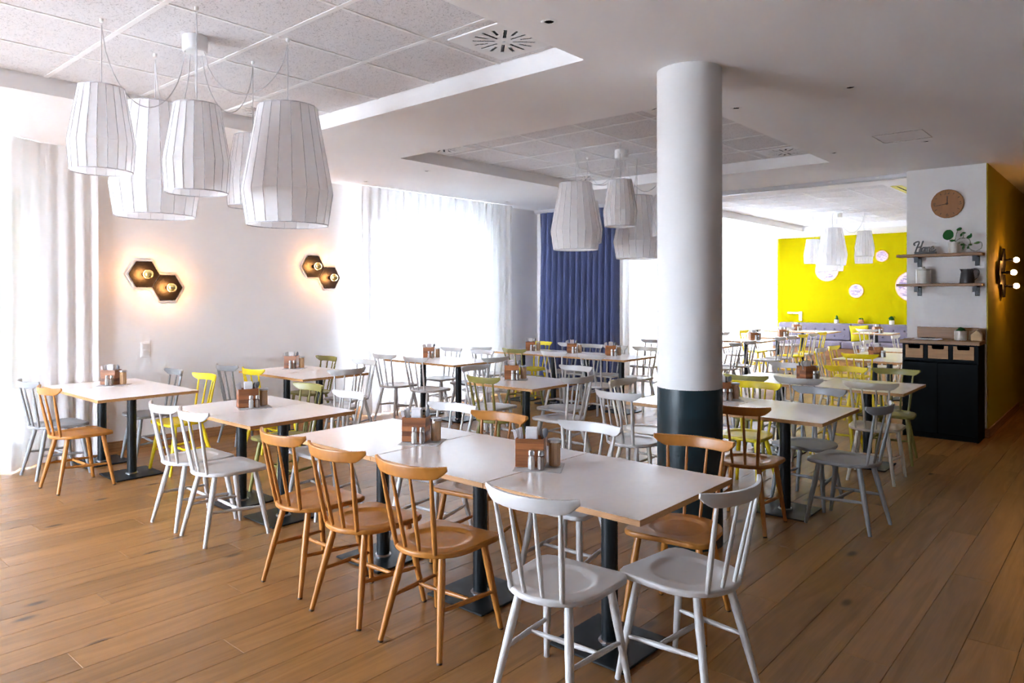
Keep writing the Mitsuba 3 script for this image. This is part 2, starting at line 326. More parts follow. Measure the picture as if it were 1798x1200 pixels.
def seat_mesh():
    out = Polygon([(0.205, 0.215), (0.205, -0.215), (-0.03, -0.205)] + [(-0.03 - 0.19 * math.sin(a), -0.205 * math.cos(a)) for a in np.linspace(0, math.pi, 17)] + [(-0.03, 0.205)])
    out = out.buffer(-0.055).buffer(0.055, 12).buffer(0)
    n = 48; ang = np.arange(n) * 2 * np.pi / n; R = []
    for a in ang:
        inter = out.exterior.intersection(LineString([(0, 0), (0.5 * math.cos(a), 0.5 * math.sin(a))]))
        R.append(math.hypot(inter.x, inter.y))
    R = np.array(R); dirs = np.stack([np.cos(ang), np.sin(ang)], 1)
    rings = []
    def ring(scale, inset, z):
        r = np.maximum(R * scale - inset, 0.002); p = dirs * r[:, None]
        zz = np.full(n, z) if np.isscalar(z) else z(p)
        rings.append(np.column_stack([p, zz]))
    top = 0.457
    def dish(p):
        q = np.hypot((p[:, 0] + 0.005) / 0.150, p[:, 1] / 0.150)
        e = np.clip((1.0 - q) / 0.22, 0, 1)
        return top - 0.0075 * (e * e * (3 - 2 * e)) + 0.0016 * np.exp(-((q - 1.04) / 0.10) ** 2)
    ring(0, 0, 0.428); ring(0.5, 0, 0.428); ring(1, 0.018, 0.428); ring(1, 0.005, 0.4305); ring(1, 0.0, 0.436)
    ring(1, 0.0, 0.449); ring(1, 0.0018, 0.4535); ring(1, 0.006, 0.4562); ring(1, 0.011, top)
    for s in (0.92, 0.86, 0.80, 0.76, 0.72, 0.68, 0.64, 0.60, 0.56, 0.52, 0.46, 0.38, 0.25, 0.1, 0.0): ring(s, 0, dish)
    v = np.vstack(rings); f = []
    for i in range(len(rings) - 1):
        for j in range(n):
            k = (j + 1) % n
            f += [[i * n + j, i * n + k, (i + 1) * n + k], [i * n + j, (i + 1) * n + k, (i + 1) * n + j]]
    m = trimesh.Trimesh(v, np.array(f), process=False); m.update_faces(m.area_faces > 1e-12); m.fix_normals(); return m
def crest_mesh():
    n = 25; L = np.linspace(-0.214, 0.214, n); secs = []
    for l in L:
        e = max(0.0, (abs(l) - 0.150) / 0.064)
        zb = 0.796 + 0.040 * e ** 1.8; zt = 0.853 + 0.004 * e; th = 0.0105 - 0.002 * e
        fc = -0.275 + 1.62 * l * l; dfdl = 3.24 * l; nn = np.array([1, -dfdl]) / math.hypot(1, dfdl)
        ring = []
        h = zt - zb; b = min(0.006, h * 0.2)
        for (s, z) in ((-1, zb + b), (-0.6, zb), (0.6, zb), (1, zb + b), (1, zt - b), (0.6, zt), (-0.6, zt), (-1, zt - b)):
            lean = -0.16 * (z - 0.80)
            ring.append((fc + nn[0] * th * s + lean, l + nn[1] * th * s, z))
        secs.append(ring)
    v = np.array(secs).reshape(-1, 3); f = []; k = 8
    for i in range(n - 1):
        for j in range(k):
            a, b = i * k + j, i * k + (j + 1) % k; f += [[a, b, b + k], [a, b + k, a + k]]
    for base, sgn in ((0, 1), ((n - 1) * k, -1)):
        for j in range(1, k - 1): f.append([base, base + j, base + j + 1] if sgn > 0 else [base, base + j + 1, base + j])
    m = trimesh.Trimesh(v, np.array(f), process=False); m.fix_normals(); return m
def lerp(a, b, t): return np.asarray(a) * (1 - t) + np.asarray(b) * t
LEGS = [((-0.125, s * 0.112, 0.432), (-0.222, s * 0.180, 0.0)) for s in (1, -1)] + [((0.128, s * 0.150, 0.432), (0.198, s * 0.202, 0.0)) for s in (1, -1)]
CP = []   # (name, ply, parent part or None, material override)
def smooth_tube(a, b, ts, rs, n=10): return tube([lerp(a, b, t) for t in ts], rs, n)
CP.append(('seat', mikit.ply(seat_mesh(), None, smooth=45)))
CP.append(('crest_rail', mikit.ply(crest_mesh(), None, smooth=40)))
for l0, f0, l1, f1 in ((0.118, -0.178, 0.150, -0.241), (0.042, -0.196, 0.055, -0.272), (-0.042, -0.196, -0.055, -0.272), (-0.118, -0.178, -0.150, -0.241)):
    big = 1.14 if abs(l0) > 0.1 else 0.92
    CP.append(('spindle', mikit.ply(smooth_tube((f0, l0, 0.448), (f1, l1, 0.806), (0, 0.15, 0.4, 0.7, 0.93, 1), np.array((0.0088, 0.0102, 0.0108, 0.0092, 0.0075, 0.0070)) * big, 8), None, smooth=50)))
for a, b in LEGS:
    CP.append(('leg', mikit.ply(smooth_tube(a, lerp(a, b, 0.985), (0, 0.1, 0.3, 0.6, 0.85, 1), (0.0155, 0.0172, 0.0182, 0.0165, 0.0138, 0.0122)), None, smooth=50)))
    CP.append(('leg__foot_cap', mikit.ply(smooth_tube(lerp(a, b, 0.983), b, (0, 1), (0.0128, 0.0122)), 'mat_foot', smooth=50)))
hR, hF = 1 - 0.205 / 0.432, 1 - 0.185 / 0.432
ends = [(lerp(*LEGS[0], hR), lerp(*LEGS[2], hF)), (lerp(*LEGS[1], hR), lerp(*LEGS[3], hF))]
for a, b in ends:
    CP.append(('side_stretcher', mikit.ply(smooth_tube(a, b, (0, 0.25, 0.55, 0.8, 1), (0.0082, 0.0105, 0.0122, 0.0105, 0.0082), 8), None, smooth=50)))
CP.append(('cross_stretcher', mikit.ply(smooth_tube(lerp(*ends[0], 0.56), lerp(*ends[1], 0.56), (0, 0.25, 0.5, 0.75, 1), (0.0082, 0.0105, 0.0118, 0.0105, 0.0082), 8), None, smooth=50)))
def chair(colour, x, y, deg, label, group=None):
    """x, y: middle between the ends of the crest rail; deg: the way it faces"""
    t = thing('dining_chair', label, 'chair', group)
    a = math.radians(deg); M = at(x + 0.2 * math.cos(a), y + 0.2 * math.sin(a), 0, deg)
    leg = None
    for name, ply in CP:
        if name == 'leg__foot_cap':
            if x * fw[0] + y * fw[1] < 7.5: put('foot_cap', ply, leg, M, 'mat_foot' if colour == 'natural' else 'chair_' + colour)
        else:
            key = put(name, ply, t, M, 'chair_' + colour)
            if name == 'leg': leg = key
W, N, G, O, Y, C = 'white', 'natural', 'grey', 'olive', 'yellow', 'cream'
wc = {W: 'light grey painted', N: 'natural beech', G: 'grey painted', O: 'olive green painted', Y: 'bright yellow painted', C: 'cream painted'}  # grey ones: light grey paint with shade in its tone
t0, t1, t2 = 'the foreground table', 'the table by the left curtain', 'the second table from the left'
t3, t4, t5 = 'the table below the right hexagon lamp', 'the table before the middle window', 'the long table by the blue curtain'
t6, t7, t8 = 'the small table left of the column', 'the table right behind the column', 'the table before the dark cabinet'
br = 'the back room row facing the windows'
CH = [
 (N, 2.10, 3.49, 1, 'beech chair, leftmost of three in a row on the near side of ' + t0),
 (N, 2.08, 2.97, 4, 'beech chair, middle of three in a row on the near side of ' + t0),
 (N, 2.11, 2.45, 6, 'beech chair, rightmost of three in a row on the near side of ' + t0),
 (W, 2.09, 1.73, 5, 'nearest light grey chair seen from behind, right of the three beech chairs'),
 (W, 2.67, 1.21, 83, 'light grey chair at the right end of the foreground table, turned left'),
 (N, 3.38, 1.73, 187, 'beech chair in front of the dark column base, across the foreground table'),
 (W, 3.36, 2.37, 183, 'light grey chair across the foreground table, beside the beech chair before the column'),
 (N, 3.29, 3.01, 187, 'beech chair across the foreground table, between its two wooden caddies'),
 (W, 3.36, 3.50, 187, 'light grey chair across the foreground table, behind its left caddy'),
 (W, 2.13, 5.04, 1, 'left one of two light grey chairs before ' + t2),
 (W, 2.13, 4.60, -2, 'right one of two light grey chairs before ' + t2),
 (O, 3.33, 5.19, 180, 'olive green chair on the far side of ' + t2),
 (W, 3.26, 4.53, 178, 'light grey chair right of the olive one at ' + t2),
 (Y, 3.72, 6.74, 0, 'yellow chair on the near side of ' + t3),
 (G, 3.72, 7.28, 2, 'shade-toned grey chair by the wall, left of ' + t3),
 (G, 1.92, 7.28, 3, 'shade-toned grey chair nearest the sheer curtain at the left edge'),
 (N, 1.90, 6.66, 4, 'beech chair at the left side of ' + t1),
 (G, 3.10, 7.22, 176, 'shade-toned grey chair by the wall, right of ' + t1),
 (Y, 3.12, 6.60, 182, 'yellow chair on the right side of ' + t1),
 (O, 4.98, 7.36, 180, 'olive green chair close to the wall at ' + t3),
 (W, 4.98, 6.62, 183, 'light grey chair on the right side of ' + t3),
 (W, 4.31, 6.01, 84, 'light grey chair at the near end of ' + t3),
 (W, 5.68, 7.10, 4, 'left one of two light grey chairs before ' + t4),
 (W, 5.65, 6.48, 2, 'right one of two light grey chairs before ' + t4),
 (W, 6.93, 7.22, 180, 'light grey chair right of the caddy on ' + t4),
 (W, 6.86, 6.56, 180, 'light grey chair at the right corner of ' + t4),
 (W, 6.26, 5.76, 84, 'light grey chair at the near end of ' + t4),
 (W, 5.36, 5.20, 272, 'light grey chair at the window end of ' + t6),
 (W, 7.38, 7.06, 2, 'light grey chair at the left end of ' + t5),
 (O, 7.40, 6.44, 2, 'olive green chair on the near side of ' + t5),
 (O, 4.72, 4.48, -2, 'olive green chair on the near side of ' + t6),
 (W, 7.36, 5.72, 0, 'left one of two light grey chairs before ' + t5),
 (W, 7.33, 5.10, 0, 'right one of two light grey chairs before ' + t5),
 (Y, 8.75, 7.08, 182, 'yellow chair before the left edge of the blue curtain'),
 (W, 8.75, 6.53, 180, 'light grey chair before the blue curtain, next to the yellow chair'),
 (W, 8.75, 6.12, 180, 'light grey chair before the middle of the blue curtain'),
 (W, 8.76, 5.71, 180, 'light grey chair before the right edge of the blue curtain'),
 (C, 8.76, 5.20, 180, 'cream chair at the far right corner of ' + t5),
 (W, 10.25, 5.95, 182, 'light grey chair against the bright strip between blue curtain and column'),
 (W, 5.27, 3.84, 82, 'light grey chair at the right end of ' + t6),
 (W, 5.99, 4.39, 180, 'light grey chair on the far side of ' + t6),
 (W, 4.66, 3.00, -4, 'light grey chair seen from behind, touching the left edge of the column'),
 (C, 5.31, 3.36, 269, 'cream chair at the window end of ' + t7),
 (N, 4.61, 2.02, 6, 'beech chair on the near side of ' + t7),
 (G, 5.26, 1.33, 84, 'shade-toned grey chair at the right end of the table behind the column, turned left'),
 (Y, 5.87, 2.42, 178, 'yellow chair on the far side of ' + t7),
 (G, 5.83, 1.90, 176, 'shade-toned grey chair on the far side of ' + t7),
 (O, 6.38, 2.72, -2, 'olive green chair at the near left of ' + t8),
 (W, 6.48, 2.28, 0, 'light grey chair on the near side of ' + t8),
 (C, 6.53, 1.70, 4, 'cream chair on the near side of ' + t8),
 (Y, 7.72, 2.25, 178, 'yellow chair on the far side of ' + t8),
 (O, 7.78, 1.80, 184, 'olive green chair standing against the dark cabinet'),
 (W, 7.72, 2.82, 180, 'light grey chair behind the caddy on ' + t8),
 (W, 7.05, 3.42, 270, 'light grey chair beside the column edge, left of the olive chair'),
 (Y, 9.52, 2.60, 2, 'yellow chair left of the cabinet, at the nearest corridor side table'),
 (C, 10.09, 3.22, 270, 'cream chair left of a yellow one, at the nearest corridor side table'),
 (Y, 10.62, 3.22, 270, 'yellow chair right of a cream one, at the nearest corridor side table'),
 (C, 11.75, 3.22, 270, 'left one of two cream chairs below the yellow cushion'),
 (C, 12.30, 3.22, 270, 'right one of two cream chairs below the yellow cushion'),
 (C, 14.05, 3.22, 268, 'small cream chair just left of the cabinet top'),
 (W, 16.20, 4.28, 0, 'light grey chair facing the bench, right of the yellow cushion'),
 (W, 10.50, 4.66, 90, 'light grey chair, first from the column in ' + br),
 (W, 11.05, 4.66, 90, 'light grey chair, second from the column in ' + br),
 (W, 12.32, 4.66, 90, 'light grey chair, third from the column in ' + br),
 (W, 12.85, 4.66, 90, 'light grey chair, fourth from the column in ' + br),
 (C, 13.95, 4.66, 90, 'cream chair beside the last yellow one in ' + br),
 (Y, 14.48, 4.66, 90, 'yellow chair at the right end of ' + br),
 (Y, 13.42, 4.66, 90, 'yellow chair half hidden among the pale chairs in ' + br),
 (W, 13.06, 5.98, 270, 'light grey chair with its back to the back room windows, nearest the column'),
 (Y, 14.05, 6.02, 270, 'yellow chair with its back to the back room windows'),
 (Y, 11.00, 5.98, 270, 'yellow chair under the first back room table, right beside the column'),
 (W, 14.60, 5.98, 270, 'light grey chair with its back to the windows, right of the yellow one'),
 (W, 16.10, 5.95, 0, 'light grey chair facing the window end of the bench'),
]
for c, x, y, a, lab in CH: chair(c, x, y, a, lab)

# ------------------------------------------------------------------ tables
def lam_col(p, n, uv): return mi.Color3f(0.87, 0.86, 0.862) * (0.985 + 0.03 * noise(p.x * 60, p.y * 60))
pbr('mat_laminate', proc(lam_col), 0.24, specular=0.5)
def ply_edge(p, n, uv):
    s = noise(p.x * 4 + p.y * 4, p.z * 900, 1.0); g = noise(p.x * 60, p.y * 60, p.z * 300)
    return mix((0.56, 0.30, 0.115), (0.36, 0.165, 0.055), dr.clip(0.5 * s + 0.4 * g, 0, 1))
pbr('mat_edge', proc(ply_edge), 0.5)
pbr('mat_black', (0.009, 0.013, 0.015), 0.36, specular=0.35)
pbr('mat_steel', (0.55, 0.56, 0.58), 0.25, metallic=1.0)
TH = 0.745
def table(x0, x1, y0, y1, label, pole=None, base=0.40):
    t = thing('dining_table', label, 'table')
    e = 0.002
    core = rbx(x0 + 0.001, x1 - 0.001, y0 + 0.001, y1 - 0.001, TH - 0.025, TH - 0.0012, 0.0012)
    put('edge_band', mikit.ply(core, 'mat_edge'), t)
    put('tabletop', mikit.ply(rbx(x0 + e, x1 - e, y0 + e, y1 - e, TH - 0.0016, TH, 0.0005), 'mat_laminate'), t)
    px, py = pole or ((x0 + x1) / 2, (y0 + y1) / 2)
    put('pole', POLE, t, at(px, py, 0)); put('base_plate', BASE, t, at(px, py, 0)); put('flange', FLANGE, t, at(px, py, 0))
    put('top_bracket', BRACKET, t, at(px, py, 0))
POLE = mikit.ply(lathe([(0.0, 0.008), (0.038, 0.008), (0.038, TH - 0.032), (0.0, TH - 0.032)], 28), 'mat_black', smooth=40)
BASE = mikit.ply(rbx(-0.20, 0.20, -0.20, 0.20, 0.003, 0.014, 0.003), 'mat_black')
FLANGE = mikit.ply(lathe([(0.0385, 0.0145), (0.052, 0.0145), (0.052, 0.018), (0.046, 0.024), (0.0385, 0.024)], 28), 'mat_steel', smooth=40)
BRACKET = mikit.ply(rbx(-0.16, 0.16, -0.16, 0.16, TH - 0.034, TH - 0.0255, 0.002), 'mat_black')
t_ = 'unit of the white foreground table'
table(2.34, 3.16, 1.412, 2.230, 'right end ' + t_ + ', its near corner pointing at the camera')
table(2.34, 3.16, 2.232, 3.050, 'middle ' + t_ + ', between its two wooden caddies')
table(2.34, 3.16, 3.052, 3.870, 'left end ' + t_ + ', behind the first beech chair')
table(2.13, 2.96, 6.33, 7.150, 'near unit of the white table by the left sheer curtain')
table(2.13, 2.96, 7.152, 7.75, 'wall side unit of the white table by the left sheer curtain')
table(2.36, 3.19, 4.33, 4.925, 'near unit of the second white table from the left')
table(2.36, 3.19, 4.927, 5.52, 'far unit of the second white table from the left')
table(4.01, 4.83, 6.32, 6.965, 'near unit of the white table below the right hexagon lamp')
table(4.01, 4.83, 6.967, 7.61, 'wall side unit of the white table below the right hexagon lamp', base=0.4)
table(5.99, 6.81, 6.19, 6.86, 'near unit of the white table in front of the bright middle window')
table(5.99, 6.81, 6.862, 7.53, 'window side unit of the white table in front of the bright middle window')
for i, w_ in enumerate(('first', 'second', 'third', 'fourth')):
    y0 = 4.98 + i * 0.585
    table(7.86, 8.66, y0, y0 + 0.583, f'{w_} unit from the column of the long white table by the blue curtain')
table(4.94, 5.75, 4.09, 4.92, 'small square white table left of the column with one caddy')
table(4.87, 5.70, 1.56, 2.31, 'right unit of the white table just right behind the column', pole=(5.29, 1.96))
table(4.87, 5.70, 2.312, 3.07, 'left unit of the white table just behind the column, mostly hidden by it')
table(6.76, 7.62, 1.50, 2.30, 'right unit of the white table in front of the dark cabinet')
table(6.76, 7.62, 2.302, 3.12, 'left unit of the white table in front of the dark cabinet')
table(9.80, 10.60, 2.20, 3.02, 'white table just left of the cabinet with the yellow chairs around it')
table(10.602, 11.35, 2.20, 3.02, 'white table unit right behind the cabinet corner')
table(11.55, 12.40, 2.20, 3.02, 'white table before the two cream chairs below the yellow cushion')
table(10.10, 10.88, 5.03, 5.83, 'first white table beside the column by the back room windows')
table(10.882, 11.66, 5.03, 5.83, 'second white table from the column by the back room windows')
table(12.35, 13.10, 5.03, 5.83, 'third white table from the column by the back room windows')
table(13.75, 14.80, 5.05, 5.83, 'fourth white table from the column by the back room windows')
table(16.45, 17.25, 3.90, 4.65, 'white table in front of the bench with the yellow cushion')
table(16.35, 17.15, 5.08, 6.55, 'white table in front of the window end of the bench')

# ------------------------------------------------------------------ things on the tables
def acacia(p, n, uv):
    k = dr.floor(p.z / 0.028); r = cell_rand(k, dr.floor((p.x + p.y) * 3.0), 3)
    g = fbm(p.x * 10 + r * 9, p.y * 10, p.z * 140, octaves=3)
    return mix((0.40, 0.145, 0.045), (0.13, 0.040, 0.016), dr.clip(0.9 * r + 0.5 * (g - 0.4), 0, 1))
pbr('mat_acacia', proc(acacia), 0.42)
pbr('mat_mat', (0.46, 0.45, 0.45), 0.7)
pbr('mat_napkin', (0.80, 0.80, 0.83), 0.9)
pbr('mat_sleeve', (0.50, 0.48, 0.49), 0.8)
pbr('mat_sleeve_dark', (0.10, 0.10, 0.11), 0.5)
pbr('mat_chrome', (0.62, 0.62, 0.63), 0.16, metallic=1.0)
pbr('mat_salt', (0.80, 0.82, 0.83), 0.15, clearcoat=1.0)
pbr('mat_pepper', proc(lambda p, n, uv: mix((0.30, 0.22, 0.17), (0.06, 0.045, 0.04), noise(p.x * 900, p.y * 900, p.z * 900))), 0.2, clearcoat=1.0)
pbr('mat_sugar', proc(lambda p, n, uv: mix((0.48, 0.28, 0.13), (0.30, 0.15, 0.06), noise(p.x * 700, p.y * 700, p.z * 700))), 0.2, clearcoat=1.0)
scene['mat_thin_glass'] = {'type': 'thindielectric', 'int_ior': 1.45}
def octa(r, z0, z1, n=8, ch=0.003): return lathe([(0, z0), (r - ch, z0), (r, z0 + ch), (r, z1 - ch), (r - ch, z1), (0, z1)], n)
BW, BD, BH, WT = 0.142, 0.112, 0.142, 0.008
slats = {'front': [], 'side': []}
P_side_f = mikit.ply(rbx(0, BW, 0, WT, 0.004, BH, 0.001), 'mat_acacia'); P_side_b = mikit.ply(rbx(0, BW, BD - WT, BD, 0.004, BH, 0.001), 'mat_acacia')
P_side_l = mikit.ply(rbx(0, WT, WT, BD - WT, 0.004, BH, 0.001), 'mat_acacia'); P_side_r = mikit.ply(rbx(BW - WT, BW, WT, BD - WT, 0.004, BH, 0.001), 'mat_acacia')
P_bot = mikit.ply(rbx(WT, BW - WT, WT, BD - WT, 0.004, 0.012, 0.001), 'mat_acacia')
P_mat = mikit.ply(rbx(-0.004, 0.232, -0.066, 0.135, 0.0005, 0.0035, 0.001), 'mat_mat')
SX, SY, PX_, PY_, JX, JY = 0.084, -0.030, 0.130, -0.032, 0.188, 0.055
def shaker(parent_label, fill, M, name, ):
    t = thing(name, parent_label, 'shaker')
    put('body', P_sh, t, M, fill); put('glass', P_shg, t, M); put('cap', P_cap, t, M)
P_sh = mikit.ply(lathe([(0, 0.005), (0.0165, 0.005), (0.0165, 0.055), (0.0125, 0.066), (0, 0.066)], 8), None)
P_shg = mikit.ply(lathe([(0, 0.0045), (0.018, 0.0045), (0.0195, 0.008), (0.0195, 0.056), (0.0135, 0.070), (0.0135, 0.075)], 8), 'mat_thin_glass')
P_cap = mikit.ply(lathe([(0.0138, 0.071), (0.0155, 0.072), (0.0155, 0.090), (0.0125, 0.096), (0, 0.0975)], 20), 'mat_chrome', smooth=40)
P_jar = mikit.ply(lathe([(0, 0.007), (0.0285, 0.007), (0.0285, 0.113), (0.027, 0.121), (0, 0.121)], 12), 'mat_sugar')
P_jarg = mikit.ply(lathe([(0, 0.0045), (0.031, 0.0045), (0.033, 0.010), (0.031, 0.016), (0.0315, 0.118), (0.029, 0.124)], 12), 'mat_thin_glass')
P_jlid = mikit.ply(lathe([(0.029, 0.121), (0.0345, 0.122), (0.0345, 0.133), (0.030, 0.1365), (0.026, 0.134), (0, 0.1335)], 24), 'mat_chrome', smooth=40)
P_nap = mikit.ply(cat([rbx(0.046, 0.104, 0.030 + 0.009 * i, 0.0375 + 0.009 * i, 0.015, 0.186 + 0.004 * (i % 3), 0.0015) for i in range(5)]), 'mat_napkin')
def stick(x0, x1, y, w, top): # a leaning sleeve / handle
    m = rbx(-w / 2, w / 2, -0.003, 0.003, 0, top, 0.0012); d = math.degrees(math.atan2(x1 - x0, top))
    m.apply_transform(rot(d, [0, 1, 0])); m.apply_translation((x0, y, 0.016)); return m
P_sl = [mikit.ply(stick(0.030, -0.012, 0.034, 0.017, 0.168), 'mat_sleeve'), mikit.ply(stick(0.034, 0.002, 0.050, 0.017, 0.170), 'mat_sleeve'),
        mikit.ply(stick(0.034, 0.016, 0.066, 0.017, 0.172), 'mat_sleeve'), mikit.ply(stick(0.030, 0.006, 0.084, 0.017, 0.164), 'mat_sleeve_dark')]
def spoon(x0, x1, y, top):
    m = cat([tube([(0, 0, 0), (0, 0, top - 0.05)], 0.003, 6), moved(trimesh.creation.icosphere(2, 1.0), np.diag([0.013, 0.004, 0.024, 1])).apply_translation((0, 0, top - 0.03))])
    m.apply_transform(rot(math.degrees(math.atan2(x1 - x0, top)), [0, 1, 0])); m.apply_translation((x0, y, 0.016)); return m
P_sp = [mikit.ply(spoon(0.114, 0.150, 0.040, 0.185), 'mat_sleeve_dark', smooth=40), mikit.ply(spoon(0.114, 0.138, 0.060, 0.178), 'mat_steel', smooth=40), mikit.ply(spoon(0.112, 0.128, 0.080, 0.172), 'mat_sleeve_dark', smooth=40)]
def caddy(x, y, deg, where, n=3, mat=True, z=TH):
    """x, y: near left corner of the box; deg: direction of its front edge"""
    M = at(x, y, z + (0.003 if mat else 0), deg)
    if mat:
        k = thing('place_mat', 'grey mat under the caddy on ' + where, 'mat'); put('sheet', P_mat, k, at(x, y, z, deg))
    k = thing('cutlery_caddy', 'brown wooden caddy box on ' + where, 'caddy')
    for nm, p in (('side_panel', P_side_f), ('side_panel', P_side_b), ('side_panel', P_side_l), ('side_panel', P_side_r), ('bottom', P_bot)): put(nm, p, k, M)
    k = thing('napkin_stack', 'white napkins in the caddy on ' + where, 'napkins'); put('sheets', P_nap, k, M)
    g = 'paper cutlery sleeves in the caddy on ' + where
    for p in P_sl[:n + 1]:
        k = thing('cutlery_sleeve', 'cutlery sleeve in the caddy on ' + where, 'cutlery', g); put('sleeve', p, k, M)
    g = 'spoons in the caddy on ' + where
    for p in P_sp[:n]:
        k = thing('spoon', 'spoon in the caddy on ' + where, 'spoon', g); put('bowl_and_handle', p, k, M)
    def loc(dx, dy):
        a = math.radians(deg); return at(x + dx * math.cos(a) - dy * math.sin(a), y + dx * math.sin(a) + dy * math.cos(a), z + (0.003 if mat else 0), deg)
    shaker('salt shaker on ' + where, 'mat_salt', loc(SX, SY), 'salt_shaker')
    shaker('pepper shaker on ' + where, 'mat_pepper', loc(PX_, PY_), 'pepper_shaker')
    k = thing('sugar_jar', 'brown sugar jar on ' + where, 'jar')
    Mj = loc(JX, JY); put('content', P_jar, k, Mj); put('glass', P_jarg, k, Mj); put('lid', P_jlid, k, Mj)
caddy(2.645, 2.300, -58, 'the foreground table, right of its middle')
caddy(2.672, 3.190, -58, 'the foreground table, at its left joint')
caddy(2.50, 7.36, -52, t1)
caddy(2.66, 5.05, -20, t2)
caddy(4.45, 7.40, -52, t3)
caddy(6.40, 7.20, -52, t4, 2, False)
caddy(8.20, 6.92, -52, t5 + ', left end', 2, False)
caddy(8.27, 6.20, -52, t5 + ', middle', 2, False)
caddy(8.25, 5.52, -52, t5 + ', right end', 2, False)
caddy(5.30, 4.75, -52, t6, 2)
caddy(5.36, 2.56, -52, t7, 3)
caddy(7.13, 2.44, -22, t8, 3)
caddy(10.33, 2.62, -20, 'the table just left of the cabinet', 2, False)
caddy(12.75, 5.35, -45, 'the third back room window table', 1, False)
caddy(14.15, 5.35, -45, 'the fourth back room window table', 1, False)
caddy(16.75, 6.00, -45, 'the table at the window end of the bench', 1, False)
caddy(16.70, 4.26, -45, 'the table before the yellow cushion', 1, False)
k = thing('water_glass', 'clear water glass on ' + t8, 'glass')
put('tumbler', mikit.ply(lathe([(0, 0.004), (0.029, 0.004), (0.031, 0.010), (0.035, 0.11)], 24), 'mat_thin_glass', smooth=40), k, at(7.18, 2.02, TH))
# ------------------------------------------------------------------ pendant lights
scene['mat_shade'] = {'type': 'principledthin', 'base_color': rgb((0.93, 0.925, 0.935)), 'roughness': 0.9, 'diff_trans': 0.75}
pbr('mat_rib', (0.60, 0.60, 0.63), 0.5)
pbr('mat_cord', (0.62, 0.62, 0.64), 0.6)
NS = 20
def shade_meshes(rt_, rm, zm, rb, zb):
    m = lathe([(rt_, 0), (rm, zm), (rb, zb)], NS); ribs = []
    for i in range(NS):
        a = 2 * math.pi * i / NS; e = 0.0012
        ribs.append(mikit.ply(tube([((r + e) * math.cos(a), (r + e) * math.sin(a), z) for r, z in ((rt_, 0), (rm, zm), (rb, zb))], 0.0016, 5), 'mat_rib'))
    ring = lambda r, z: tube([(r * math.cos(a), r * math.sin(a), z) for a in np.linspace(0, 2 * math.pi, NS + 1)], 0.0030, 6, False)
    spider = [tube([(0, 0, -0.02), (rt_ * math.cos(a), rt_ * math.sin(a), -0.004)], 0.002, 5) for a in (0, 2.094, 4.189)]
    return mikit.ply(m, 'mat_shade'), ribs, (mikit.ply(cat([ring(rt_, 0)] + spider), 'mat_rib'), mikit.ply(ring(rb, zb), 'mat_rib'))
BIG = shade_meshes(0.175, 0.270, -0.52, 0.240, -0.72); SML = shade_meshes(0.118, 0.172, -0.315, 0.160, -0.475)
P_socket = mikit.ply(lathe([(0, 0.0), (0.018, 0.0), (0.02, -0.07), (0, -0.07)], 16), 'mat_grid', smooth=40)
P_pbulb = mikit.ply(trimesh.creation.icosphere(2, 0.03).apply_translation((0, 0, -0.10)), 'mat_napkin', smooth=True)
P_canopy = mikit.ply(lathe([(0, 0), (0.070, 0), (0.072, -0.010), (0.072, -0.088), (0.066, -0.095), (0, -0.095)], 36), 'mat_grid', smooth=40)
P_hook = mikit.ply(cat([lathe([(0, 0), (0.012, 0), (0.010, -0.018), (0, -0.02)], 12), tube([(0, 0, -0.015), (0.008, 0, -0.03), (0, 0, -0.04), (-0.006, 0, -0.032)], 0.002, 5)]), 'mat_grid')
def pendant(cx, cy, shades, label, seed):
    r = np.random.default_rng(seed)
    t = thing('pendant_light', label, 'pendant light')
    put('canopy', P_canopy, t, at(cx, cy, ZT))
    for X, Y, zt_, kind in shades:
        cover, ribs, rings = BIG if kind == 'big' else SML
        M = at(X, Y, zt_, float(r.uniform(0, 18)))
        s = put('shade', cover, t, M)
        for rb_ in ribs: put('rib', rb_, s, M)
        put('top_ring', rings[0], s, M); put('bottom_ring', rings[1], s, M); put('socket', P_socket, s, M); put('bulb', P_pbulb, s, M)
        put('hook', P_hook, t, at(X, Y, ZT))
        d = np.array([X - cx, Y - cy]); L = np.hypot(*d); u = d / L
        p0 = np.array([cx + 0.055 * u[0], cy + 0.055 * u[1], ZT - 0.09]); p1 = np.array([X, Y, ZT - 0.035])
        sag = 0.28 + 0.13 * r.random(); q = []
        for s_ in np.linspace(0, 1, 22):
            b = p0 * (1 - s_) + p1 * s_; b[2] -= sag * (4 * s_ * (1 - s_)) ** 0.62; q.append(b)
        q += [np.array([X, Y, ZT - 0.045 - (ZT - 0.045 - zt_) * s_]) for s_ in (0.03, 0.2, 0.6, 1.0)]
        put('cord', mikit.ply(tube(q, 0.0032, 6), 'mat_cord', smooth=True), t)
pendant(1.99, 4.30, [(1.51, 4.42, 2.775, 'small'), (1.96, 4.80, 2.83, 'big'), (1.79, 3.85, 2.63, 'small'), (2.46, 4.47, 2.665, 'small'), (2.38, 3.91, 2.745, 'big')],
    'nearest pendant light, cluster of five white ribbed shades at the upper left', 1)
pendant(6.62, 4.22, [(6.27, 4.58, 2.80, 'big'), (6.25, 4.00, 2.77, 'small'), (7.17, 4.36, 2.73, 'big'), (6.73, 4.75, 2.66, 'small'), (7.22, 4.02, 2.72, 'small')],
    'middle pendant light, cluster of white ribbed shades just left of the column', 2)
pendant(14.62, 4.38, [(14.5, 4.82, 2.67, 'small'), (14.45, 4.44, 2.87, 'big'), (14.5, 3.875, 2.78, 'small'), (15.35, 4.12, 2.68, 'small'), (15.15, 4.70, 2.78, 'big')],
    'farthest pendant light, cluster of white ribbed shades before the yellow wall', 3)

